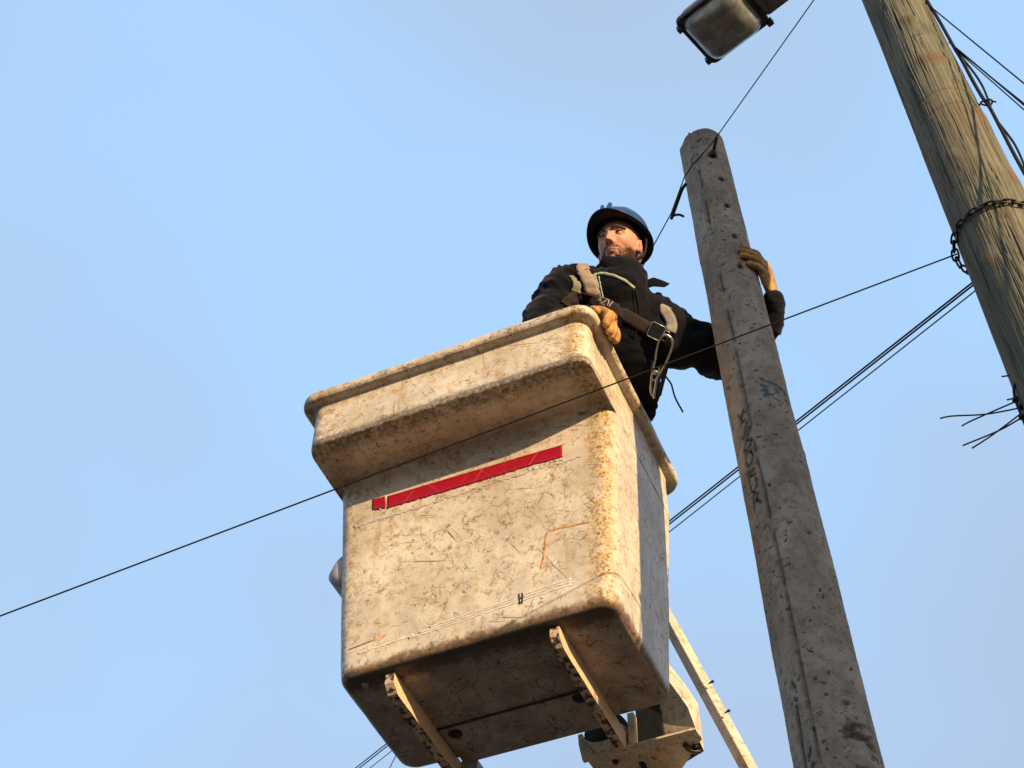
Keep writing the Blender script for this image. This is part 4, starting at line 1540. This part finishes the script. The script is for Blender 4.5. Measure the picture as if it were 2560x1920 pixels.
def left_glove(gx):
    wr = PC(100, 6.722, .152)
    r0 = RC(6.8)
    kz = [6.866, 6.842, 6.814, 6.786]
    kn_ = [PC(80 + (0, 1, 3, 6)[i], kz[i], r0 + .029) for i in range(4)]
    mid = kn_[1].lerp(kn_[2], .5)
    gx.capsule([wr + (wr - mid) * .30, wr, wr.lerp(mid, .45)], [.032, .034, .040], 16, flat=(1, .70), up=(0, 0, 1))
    gx.capsule([wr.lerp(mid, .30), wr.lerp(mid, .7), mid], [.042, .048, .048], 18, flat=(1, .42), up=(.25, 0, 1))
    tips = [(33, 6.884), (28, 6.856), (31, 6.826), (44, 6.786)]
    for i in range(4):
        d1, z1 = 80 + (0, 1, 3, 6)[i], kz[i]
        d2, z2 = tips[i]
        pts = [kn_[i]]
        for t, rr in ((.33, .026), (.66, .018), (1, .0135)):
            pts.append(PC(d1 + (d2 - d1) * t, z1 + (z2 - z1) * t ** .85, r0 + rr))
        gx.capsule(smooth_path(pts, 4), list(np.linspace(.0155, .0125, 13)), 12)
    pts = [PC(104, 6.760, r0 + .036), PC(106, 6.810, r0 + .030), PC(100, 6.856, r0 + .022), PC(92, 6.890, r0 + .017)]
    gx.capsule(smooth_path(pts, 4), list(np.linspace(.019, .0145, 13)), 12)


glove(right_glove)
glove(left_glove)

# ---- head and body: one continuous skin
HS = 1.10
HC = Vector((.4690, 3.8530, 6.9530))
HM = Matrix(((-.9168, -.3982, .0314), (.3700, -.8763, -.3086), (.1504, -.2713, .9507))) * HS     # columns: right, forward, up
HM = HM @ Matrix.Rotation(R(-5), 3, 'Z') @ Matrix.Rotation(R(4), 3, 'X')
HM4 = Matrix.Translation(HC) @ HM.to_4x4()
HI4 = HM4.inverted()


def head_point(lat, lon):
    """numpy head surface in head space; lat -90..90, lon 0 = forward"""
    cl, sl = np.cos(lat), np.sin(lat)
    x = np.sin(lon) * cl
    y = np.cos(lon) * cl
    z = sl
    X = .0765 * np.sign(x) * np.abs(x) ** .92
    Y = np.where(y > 0, .094 * np.abs(y) ** .90, -.104 * np.abs(y) ** .95)
    Z = np.where(z > 0, .118 * z, .118 * np.sign(z) * np.abs(z) ** .95)
    return X, Y, Z


def gs_(x, z, cx, cz, sx, sz):
    return np.exp(-((x - cx) / sx) ** 2 - ((z - cz) / sz) ** 2)


nla, nlo = 110, 150
la, lo = np.meshgrid(np.linspace(-1.5, 1.5, nla), np.linspace(-math.pi, math.pi, nlo, endpoint=False), indexing='ij')
X, Y, Z = head_point(la.ravel(), lo.ravel())
# jaw and cheeks narrow towards the chin, the nape draws in
low = sstep(-.030, -.118, Z)
X *= 1 - .30 * low - .06 * sstep(.0, -.05, Z)
fr_ = sstep(-.02, .06, Y)
Y += fr_ * (.010 * sstep(-.05, -.11, Z))
back = (Y < 0)
Y = np.where(back, Y * (1 - .38 * sstep(-.02, -.10, Z)), Y)
X += np.sign(X) * .0045 * np.exp(-((Z + .075) / .028) ** 2 - ((Y - .02) / .035) ** 2)      # jaw corner
F_ = sstep(.0, .05, Y)
ax_ = np.abs(X)
d = 0
d = d - .0145 * gs_(ax_, Z, .033, -.002, .017, .0125)                # eye sockets
d = d + .0090 * gs_(ax_, Z, .028, .0175, .026, .008)                # brow ridge
d = d - .003 * gs_(ax_, Z, .0, .012, .010, .012)
d = d + .0055 * gs_(ax_, Z, .046, -.030, .018, .016)                # cheekbones
d = d - .0045 * gs_(ax_, Z, .047, -.066, .014, .020)
nz = np.clip((.012 - Z) / .052, 0, 1)
prof = np.where(Z > -.040, .0035 + .0215 * nz ** 1.25, .025 * sstep(-.0555, -.041, Z)) * sstep(.030, .012, Z)
wid = .0088 + .0045 * nz
d = d + prof * np.exp(-(X / wid) ** 2) * (Z > -.06)
d = d + .0085 * gs_(ax_, Z, .0135, -.0435, .0065, .0075)             # wings of the nose
d = d - .004 * gs_(ax_, Z, .0075, -.0525, .0035, .0028)              # nostrils
d = d + .0035 * gs_(X, Z, 0, -.070, .026, .012)                      # mouth mound
d = d + .0048 * gs_(X, Z, 0, -.0695, .021, .0042)
d = d + .0058 * gs_(X, Z, 0, -.0795, .018, .0048)
d = d - .0062 * gs_(X, Z, 0, -.0745 - .10 * X ** 2 / .02, .026, .0022)
d = d - .0045 * gs_(X, Z, 0, -.0885, .020, .005)
d = d + .0075 * gs_(X, Z, 0, -.104, .020, .010)
Y = Y + d * F_
HV = np.stack([X, Y, Z], 1)
hf = []
for i in range(nla - 1):
    for j in range(nlo):
        k = (j + 1) % nlo
        hf.append((i * nlo + j, i * nlo + k, (i + 1) * nlo + k, (i + 1) * nlo + j))
hf.append(tuple(range(nlo))[::-1])
hf.append(tuple((nla - 1) * nlo + j for j in range(nlo)))
gb_ = Geo()
gb_.add([Vector(v) for v in HV], hf)


def hl(p):
    return HI4 @ Vector(p)


sc_ = 1 / HS
# ears
for sx in (-1, 1):
    pts = []
    for i in range(16):
        q = 2 * math.pi * i / 16
        bk_ = max(0, -math.cos(q))
        pts.append(Vector((sx * (.0745 + .0095 * bk_ + .002), -.008 - .0135 * math.cos(q) * (1 if math.sin(q) > -.2 else .7) - .004 * math.sin(q), -.026 + .0305 * math.sin(q))))
    gb_.tube(pts, .0040, 8, closed=True)
    gb_.capsule([Vector((sx * .0765, -.008, -.010)), Vector((sx * .0745, -.006, -.044))], [.0125, .0085], 12, flat=(1, .42), up=(0, 1, 0))
    gb_.capsule([Vector((sx * .0725, .002, -.012)), Vector((sx * .0725, .002, -.048))], [.010, .008], 10)
    gb_.capsule([Vector((sx * .080, -.012, -.012)), Vector((sx * .079, -.013, -.030))], [.0035, .003], 8)
# neck, trunk and limbs under the clothes
gb_.capsule([hl(NB - Vector((0, 0, .06))), Vector((0, -.030, -.085)), Vector((0, -.015, -.03))], [.064 * sc_, .056, .060], 20)
gb_.capsule([hl(p) for p in (T0, T1, T2, T3)], [.145 * sc_, .145 * sc_, .16 * sc_, .12 * sc_], 20, flat=(1, .62), up=HI4.to_3x3() @ SV)
gb_.capsule([hl(T3), hl(NB)], [.085 * sc_, .068 * sc_], 16)
gb_.capsule([hl(T3), hl(RS), hl(RE), hl(RWR)], [.06 * sc_, .060 * sc_, .044 * sc_, .030 * sc_], 14)
gb_.capsule([hl(T3), hl(LS), hl(LE), hl(LMID), hl(LWR)], [.06 * sc_, .060 * sc_, .044 * sc_, .036 * sc_, .028 * sc_], 14)
for i in (0, 1):
    gb_.capsule([hl(hp[i]), hl(kn[i]), hl(an[i])], [.085 * sc_, .058 * sc_, .045 * sc_], 14)
bm_ = baked(gb_, .0032, 1, .30)
co, no = mesh_arrays(bm_)
hm_ = np.array(HM4)
wco = keep_in(co @ hm_[:3, :3].T + hm_[:3, 3])
set_co(bm_, (wco - hm_[:3, 3]) @ np.linalg.inv(hm_[:3, :3]).T)
bm_.materials.clear()
bm_.materials.append(M['skin'])
body = bpy.data.objects.new("body", bm_)
link(body, person)
HL4 = pinv @ HM4
body.matrix_local = HL4


def hpart(geo, name, mat, parent=None, smooth=True):
    """a part given in head space"""
    o = geo.obj(name, mat, None, smooth)
    o.parent = parent or person
    if parent is None:
        o.matrix_local = HL4
    return o


bvh_head = BVHTree.FromPolygons([Vector(v) for v in HV], hf)


def on_head(x, z, off=0.0):
    h = bvh_head.ray_cast(Vector((x, .3, z)), Vector((0, -1, 0)))
    return h[0] + (h[1] if h[1].y > 0 else -h[1]) * off if h[0] else Vector((x, .09, z))


# eyes with lids
for sx in (-1, 1):
    ec = Vector((sx * .0325, .0735, -.0015))
    gx = Geo()
    gx.lathe(ec, (0, 1, 0), [(-.012 * math.cos(q), max(.0001, .0122 * math.sin(q))) for q in np.linspace(0.02, math.pi - .02, 16)], 20)
    eye = hpart(gx, "eye", M['eye_white'])
    gx = Geo()
    gd = Vector((.22, .95, .10)).normalized()
    gx.lathe(ec, gd, [(.0090, .0068), (.0110, .0066), (.0122, .0040), (.0126, .0002)], 16)
    hpart(gx, "iris", M['iris'], eye)
    # lids: parts of a shell round the eyeball
    gx = Geo()
    for t0, t1 in ((15, 100), (-50, -20)):
        rr_ = []
        for a in np.linspace(t0, t1, 9):
            rr_.append([ec + Vector((math.sin(R(b)) * math.cos(R(a * .96)), math.cos(R(b)) * math.cos(R(a)), math.sin(R(a)) * (1 - .10 * abs(math.sin(R(b)))))) * (.0139 if t0 > 0 else .0132) for b in np.linspace(-84, 84, 17)])
        n0 = len(gx.v)
        vv = [p for r_ in rr_ for p in r_]
        ff = [(i * 17 + j, i * 17 + j + 1, (i + 1) * 17 + j + 1, (i + 1) * 17 + j) for i in range(8) for j in range(16)]
        gx.add(vv, ff)
    hpart(gx, "eyelid", M['skin'])
    gx = Geo()
    rr_ = [ec + Vector((math.sin(R(b)) * math.cos(R(14)), math.cos(R(b)) * math.cos(R(14)), math.sin(R(14)) * (1 - .25 * abs(math.sin(R(b)))))) * .0146 for b in np.linspace(-72, 72, 12)]
    gx.tube(rr_, [.0004] + [.0012] * 10 + [.0004], 6)
    hpart(gx, "eyelashes", M['hair'])
    # eyebrow
    gx = Geo()
    rnd = random.Random(11)
    for i in range(260):
        u = rnd.random()
        x = .011 + .040 * u
        z = .0130 + .0075 * math.sin(u * 2.4) - .004 * u * u + rnd.uniform(-.0036, .0036) * (1 - .45 * u)
        p = on_head(sx * x, z, .0022)
        q_ = on_head(sx * (x + .0065), z + .0024 * (1 - 1.7 * u), .0036)
        gx.tube([p, p.lerp(q_, .5) + Vector((0, .0008, 0)), q_], [.0012, .0013, .0004], 4)
    hpart(gx, "eyebrow", M['hair'])


def strands(name, mat, test, n, ln, r, down, seed, lift=.5):
    rnd = np.random.RandomState(seed)
    gx = Geo()
    hv = [Vector(v) for v in HV]
    cand = [f for f in hf[:-2] if test(sum((hv[i] for i in f), Vector()) / 4) > 0]
    if not cand:
        return None
    cnt = 0
    while cnt < n:
        f = cand[rnd.randint(len(cand))]
        a, b = rnd.rand(), rnd.rand()
        p = hv[f[0]].lerp(hv[f[1]], a).lerp(hv[f[3]].lerp(hv[f[2]], a), b)
        if test(p) < rnd.rand() * .9:
            cnt += .2
            continue
        nr = (hv[f[1]] - hv[f[0]]).cross(hv[f[3]] - hv[f[0]])
        if nr.dot(p) < 0:
            nr = -nr
        nr.normalize()
        dd = (Vector(down) + Vector(rnd.uniform(-.5, .5, 3))).normalized()
        tip = p + (nr * lift + dd).normalized() * ln * rnd.uniform(.6, 1.2)
        side = nr.cross(dd).normalized() * r
        gx.add([p - side - nr * .001, p + side - nr * .001, p.lerp(tip, .6) + nr * .0008, tip], [(0, 1, 2), (0, 2, 3), (1, 3, 2)])
        cnt += 1
    return hpart(gx, name, mat, None, False)


def beard_test(p):
    if p.y < -.005:
        return 0
    a = abs(p.x)
    v = 0.0
    if p.z < -.086 and not (a < .013 and p.z > -.098):
        v = 1
    edge = -.046 - .020 * max(0, (p.y - .03) / .05)
    if a > .034 and p.z < edge:
        v = max(v, min(1, (edge - p.z) / .012))
    if -.0655 < p.z < -.0545 and a < .034 and p.y > .06:
        v = max(v, .65)
    if .027 < a < .040 and -.095 < p.z < -.058:
        v = max(v, .8)
    return v


def hair_test(p):
    if p.z < -.030 or p.z > .07:
        return 0
    if p.y < .018 and not (abs(p.x) > .06 and p.z < -.0 and p.y < -.01 and p.z < -.05):
        return 1
    if p.y < .040 and p.z > .012:
        return 1
    return 0


strands("beard", M['beard'], beard_test, 7000, .0058, .00050, (0, .25, -1), 5, .35)
strands("hair", M['hair'], hair_test, 3000, .005, .0006, (0, -.5, -1), 6, .25)

# ---- hard hat
hat = empty("hard_hat")
hat.parent = person
HAT4 = HL4 @ Matrix.Translation((0, -.004, .040)) @ Matrix.Rotation(R(9), 4, 'X')
hat.matrix_local = HAT4


def hat_ring(fx, fy, z, visor=0.0, n=64, lift=0.0):
    out = []
    for j in range(n):
        q = 2 * math.pi * j / n
        c, s = math.cos(q), math.sin(q)
        w = max(0, s) ** 3
        out.append(Vector((fx * c, fy * s + visor * w, z + lift * (abs(s) ** 2) * (1 if s > 0 else -.6))))
    return out


gx = Geo()
rr_ = []
BZ_ = -.012
rr_.append(hat_ring(.104, .120, BZ_ + .006))
rr_.append(hat_ring(.119, .134, BZ_ - .004, .030, lift=.008))
rr_.append(hat_ring(.1225, .1375, BZ_ - .005, .033, lift=.008))
rr_.append(hat_ring(.1225, .1375, BZ_ - .001, .033, lift=.008))
rr_.append(hat_ring(.117, .132, BZ_ + .006, .026, lift=.007))
rr_.append(hat_ring(.1095, .1255, BZ_ + .014, .006))
for t in np.linspace(.12, 1, 13):
    q = R(88 * t)
    rr_.append(hat_ring(.1085 * math.cos(q) ** .78, .1245 * math.cos(q) ** .78, BZ_ + .016 + .108 * math.sin(q) ** 1.05))
for r_ in rr_[6:]:
    for p in r_:
        e = math.exp(-(p.x / .022) ** 2) + .6 * math.exp(-((abs(p.x) - .052) / .010) ** 2)
        p.z += .006 * e * min(1, max(0, (p.z - .0) / .05))
gx.rings(rr_, False, True)
shell = gx.obj("shell", M['helmet'], hat)
sm = shell.modifiers.new("sub", 'SUBSURF')
sm.levels = sm.render_levels = 1
gx = Geo()
rr_ = [hat_ring(.1185, .1335, BZ_ - .0055, .0295, lift=.008), hat_ring(.103, .119, BZ_ + .003)]  # black lining runs on under the brim, its black standing in for shade
for t in np.linspace(.1, 1, 9):
    q = R(86 * t)
    rr_.append(hat_ring(.103 * math.cos(q) ** .8, .119 * math.cos(q) ** .8, BZ_ + .006 + .104 * math.sin(q)))
gx.rings(rr_, False, True)
gx.obj("lining_and_brim_shade", M['helmet_in'], hat)
gx = Geo()
rr_ = [hat_ring(.084, .104, -.006), hat_ring(.0865, .1065, -.006), hat_ring(.0865, .1065, .024), hat_ring(.084, .104, .024)]
gx.rings(rr_, False, False, closed=True)
for q in (20, 70, 110, 160, 200, 250, 290, 340):
    c, s = math.cos(R(q)), math.sin(R(q))
    gx.tube([Vector((.086 * c, .106 * s, .010)), Vector((.098 * c, .112 * s, .022)), Vector((.085 * c, .1 * s, .05))], [.008, .008, .006], 6, flat=(1, .25), up=(-s, c, 0))
gx.obj("headband", M['helmet_in'], hat)
gx = Geo()
for sx in (-1, 1):
    gx.box((sx * .0135, .1335, .034), (1, 0, 0), Vector((0, 1, .25)).normalized(), Vector((sx * .10, -.25, 1)).normalized(), .0055, .0065, .026)
gx.box((0, .130, .012), (1, 0, 0), (0, 1, .25), (0, 0, 1), .024, .008, .008)
gx.obj("lamp_bracket", M['helmet'], hat, False)
gx = Geo()
for sx in (-1, 1):
    gx.tube(smooth_path([(sx * .100, -.015, -.015), (sx * .094, -.030, -.060), (sx * .080, -.028, -.105), (sx * .045, .01, -.150), (0, .045, -.162)], 6), .0075, 8, flat=(1, .22), up=(0, 1, 0))
gx.obj("chin_strap", M['belt'], hat)

# ---- collar: a loose fleece cowl round the neck
up_ = (HM.to_3x3() @ Vector((0, 0, 1))).normalized()
fw_ = (HM.to_3x3() @ Vector((0, 1, 0))).normalized()
rt_ = (HM.to_3x3() @ Vector((1, 0, 0))).normalized()
gx = Geo()
cc0 = NB + Vector((-.012, -.010, -.03))
rr_ = []
for u, rx, ry, dz, fwd in ((0, .085, .070, -.070, -.02), (.2, .108, .094, -.030, -.008), (.45, .112, .102, .014, .008), (.7, .102, .098, .055, .018), (.9, .094, .092, .078, .022), (1, .086, .086, .084, .022), (1.0, .080, .080, .076, .022), (1.0, .078, .078, .045, .02)):
    ring_ = []
    for j in range(56):
        q = 2 * math.pi * j / 56
        c, s = math.cos(q), math.sin(q)
        w = 1 + .05 * math.sin(3 * q + u * 4) + .04 * math.sin(7 * q + 2 + u * 3)
        ring_.append(cc0 + rt_ * rx * c * w + fw_ * (ry * s * w + fwd) + up_ * (dz + (.024 * max(0, -s) - .006 * max(0, s) + .012 * c) * u + .006 * math.sin(5 * q + u * 6)))
    rr_.append(ring_)
gx.rings(rr_, False, False)
collar = gpart(gx, "collar", M['collar'], jacket)
sm = collar.modifiers.new("sub", 'SUBSURF')
sm.levels = sm.render_levels = 1

# ---- harness and trim, laid on the jacket
_dg = bpy.context.evaluated_depsgraph_get()
_ev = jacket.evaluated_get(_dg)
_me = _ev.to_mesh()
bvh_j = BVHTree.FromPolygons([v.co + person.location for v in _me.vertices], [tuple(p_.vertices) for p_ in _me.polygons])
_ev.to_mesh_clear()


def snap(p, off=0.0):
    h = bvh_j.find_nearest(Vector(p))
    return h[0] + h[1] * off, h[1]


def ribbon(name, pts, width, mat, parent, off=.004, thick=.0025, k=6, cols=5, taper=None):
    """a strap that follows the cloth"""
    P = [snap(p)[0] for p in smooth_path(pts, k)]
    for _ in range(2):
        P = [P[0]] + [(P[i - 1] + P[i] * 2 + P[i + 1]) / 4 for i in range(1, len(P) - 1)] + [P[-1]]
    rows = []
    for i, p in enumerate(P):
        n = snap(p)[1]
        t = (P[min(i + 1, len(P) - 1)] - P[max(i - 1, 0)]).normalized()
        w = n.cross(t).normalized()
        row = []
        for j in range(cols):
            u = (j / (cols - 1) - .5) * width * (taper[i * (len(taper) - 1) // max(1, len(P) - 1)] if taper else 1)
            q, nn_ = snap(p + w * u)
            q = q.lerp(p + w * u, .45)
            row.append(q + nn_ * off)
        rows.append(row)
    v = [q - person.location for r_ in rows for q in r_]
    f = [(i * cols + j, i * cols + j + 1, (i + 1) * cols + j + 1, (i + 1) * cols + j) for i in range(len(rows) - 1) for j in range(cols - 1)]
    o = mesh_obj(name, v, f, mat, parent)
    m = o.modifiers.new("thick", 'SOLIDIFY')
    m.thickness = thick
    m.offset = 1
    return o, rows


harness = empty("harness")
harness.parent = person
BELT = [(0.215, 3.885, 6.585), (0.2333, 3.8629, 6.612), (0.2701, 3.8750, 6.6450), (0.3128, 3.8820, 6.6480), (0.3696, 3.8903, 6.623), (0.4495, 3.9181, 6.5843), (0.5218, 3.9591, 6.5631), (0.5566, 3.9774, 6.5571)]
ribbon("shoulder_strap", [(.292, 3.93, 6.80), (.294, 3.86, 6.775), (0.3037, 3.8167, 6.7409), (0.3164, 3.8302, 6.7088), (0.3275, 3.8476, 6.6821), (0.3372, 3.8739, 6.6613), (0.3417, 3.8856, 6.6459)], .054, M['strap'], harness, off=.006)
ribbon("shoulder_strap", [(.600, 4.06, 6.69), (.610, 3.98, 6.66), (0.6239, 3.9497, 6.6305), (0.6396, 3.9638, 6.5995), (0.6449, 3.9777, 6.575), (0.6369, 3.9888, 6.5482)], .042, M['strap_grey'], harness, off=.006)
_, brow_ = ribbon("chest_strap", BELT, .052, M['belt'], harness, off=.009, thick=.003)
ribbon("adjuster_loop", [(.252, 3.826, 6.722), (0.2608, 3.8293, 6.7054), (0.270, 3.8429, 6.6850), (0.262, 3.856, 6.664)], .034, M['olive'], harness, off=.010, thick=.005)
ribbon("adjuster_loop", [(0.276, 3.860, 6.676), (0.286, 3.868, 6.664), (.296, 3.876, 6.655)], .030, M['olive'], harness, off=.010, thick=.005)
ribbon("hanging_webbing", [(0.345, 3.822, 6.735), (0.350, 3.836, 6.712), (0.354, 3.856, 6.685), (0.356, 3.874, 6.655)], .016, M['strap_grey'], harness, off=.005)

# lettering printed on the chest strap
gx = Geo()
bp0, bp1 = Vector((.352, 3.8870, 6.634)), Vector((.414, 3.9050, 6.603))
bt = (bp1 - bp0).normalized()
bn = snap((bp0 + bp1) / 2)[1]
bw = bn.cross(bt).normalized()
if bw.z < 0:
    bw = -bw
for i, g_ in enumerate(([[(0, 0), (.5, 1), (1, 0)], [(.25, .4), (.75, .4)]], [[(0, 1), (1, 1), (0, 0), (1, 0)]], [[(0, 1), (.25, 0), (.5, .7), (.75, 0), (1, 1)]])):
    for st in g_:
        P = [snap(bp0 + bt * (i * .021 + u * .016) + bw * ((v - .5) * .028 + .004))[0] + bn * .0145 for u, v in st]
        gx.tube(P, .0014, 5)
gpart(gx, "strap_lettering", M['white_print'], harness)

# buckle
bc = Vector((.578, 3.9817, 6.5493))
bn = snap(bc)[1]
bt = (Vector((.602, 3.993, 6.536)) - Vector((.5218, 3.9591, 6.5631)))
bt = (bt - bn * bt.dot(bn)).normalized()
bw = bn.cross(bt).normalized()
bc = bc + bn * .014
gx = Geo()
gx.box(bc, bt, bw, bn, .029, .029, .007)
gx.box(bc + bt * .043, bt, bw, bn, .012, .026, .006)
bk = gpart(gx, "buckle", M['black_metal'], harness, False)
gx = Geo()
for hx, hy, cx_ in ((.030, .030, 0), (.010, .020, .042)):
    gx.tube([bc + bt * (cx_ + hx * x) + bw * hy * y + bn * .0075 for x, y in ((-1, -.8), (-.8, -1), (.8, -1), (1, -.8), (1, .8), (.8, 1), (-.8, 1), (-1, .8))], .0018, 6, closed=True)
gpart(gx, "buckle_frame", M['steel'], bk)

# snap hook hanging from the buckle
h0, h1 = Vector((.630, 3.992, 6.540)), Vector((.545, 4.218, 6.462))
hn = (EYE - h0).normalized()
hd = (h1 - h0).normalized()
hn = (hn - hd * hn.dot(hd)).normalized()
hw = hd.cross(hn).normalized()
h0 = h0 + hn * .030
L_ = (h1 - h0).length


def hk(u, w, z=0):
    return h0 + hd * L_ * u + hw * w + hn * z


gx = Geo()
loop = [hk(.70, -.014), hk(.45, -.027), (hk(.2, -.030)), hk(.05, -.024), hk(-.01, -.004), hk(.0, .016), hk(.10, .026), hk(.25, .024), hk(.42, .016)]
P = smooth_path(loop, 6)
gx.tube(P, .0062, 8, flat=(1, .8), up=hn)
P = smooth_path([hk(.42, .016), hk(.58, .012), hk(.72, .004), hk(.74, -.012), hk(.62, -.016), hk(.50, -.008)], 5)
gx.tube(P, .0056, 8, flat=(1, .8), up=hn)
P = smooth_path([hk(.68, .008), hk(.84, -.002), hk(.93, -.010), hk(.98, -.020), hk(1.0, -.026)], 5)
gx.tube(P, .0058, 8)
P = smooth_path([hk(.70, -.014), hk(.86, -.022), hk(1.0, -.028), hk(1.03, -.034)], 5)
gx.tube(P, .0058, 8)
gx.box(hk(.62, -.002), hd, hw, hn, .010, .010, .006)
hook = gpart(gx, "snap_hook", M['steel'], harness)
gx = Geo()
gx.tube([hk(.48, -.036, -.004), hk(.74, -.042, -.004), hk(.96, -.048, -.004)], .0085, 8, flat=(.45, 1), up=hn)
gpart(gx, "lanyard_end", M['belt'], harness)

# piping, zip and flap of the jacket
ribbon("piping", [(0.345, 3.848, 6.745), (0.3572, 3.8295, 6.7388), (0.3808, 3.8219, 6.7331), (0.4088, 3.8144, 6.7117), (0.4333, 3.8134, 6.6962), (0.469, 3.8261, 6.68), (0.5019, 3.8545, 6.6725)], .0115, M['piping'], jacket, off=.003, cols=3)
ribbon("piping", [(0.3655, 3.8314, 6.7254), (0.3712, 3.8556, 6.6742), (0.3779, 3.8849, 6.6364)], .0045, M['green_piping'], jacket, off=.003, cols=3)
zp = [(0.4937, 3.8559, 6.6628), (0.5018, 3.8962, 6.6423), (0.5021, 3.9204, 6.5984), (0.4919, 3.9475, 6.5594), (0.4765, 3.9873, 6.5222)]
ribbon("zip", zp, .012, M['collar'], jacket, off=.002, cols=3)
ribbon("placket_edge", [(x + .013, y + .004, z) for x, y, z in zp], .005, M['jacket'], jacket, off=.006, thick=.004, cols=3)
gx = Geo()
flap = [(0.543, 3.915, 6.770), (0.566, 3.909, 6.797), (0.593, 3.905, 6.805), (0.624, 3.9, 6.777), (0.654, 3.895, 6.744), (0.63, 3.899, 6.726), (0.587, 3.906, 6.744), (0.551, 3.915, 6.742)]
fn = Vector((-.1, -.6, -.8)).normalized()
gx.rings([[Vector(p) + fn * .006 for p in flap], [Vector(p) - fn * .006 for p in flap]])
fl = gpart(gx, "collar_flap", M['collar'], jacket)
m = fl.modifiers.new("b", 'BEVEL')
m.width = .004
m.segments = 2
gx = Geo()
gx.tube(smooth_path([(.615, 4.14, 6.455), (.632, 4.152, 6.425), (.635, 4.152, 6.393), (.639, 4.151, 6.342), (.649, 4.150, 6.295), (.660, 4.148, 6.249)], 5), .0036, 7)
gpart(gx, "drawstring", M['collar'], jacket)
gx = Geo()
zt = cc0 + rt_ * -.070 + fw_ * .075 + up_ * .070
gx.tube([zt, zt - up_ * .018, zt - up_ * .034 + rt_ * -.003], .0030, 6)
gpart(gx, "zip_pull", M['steel'], collar)
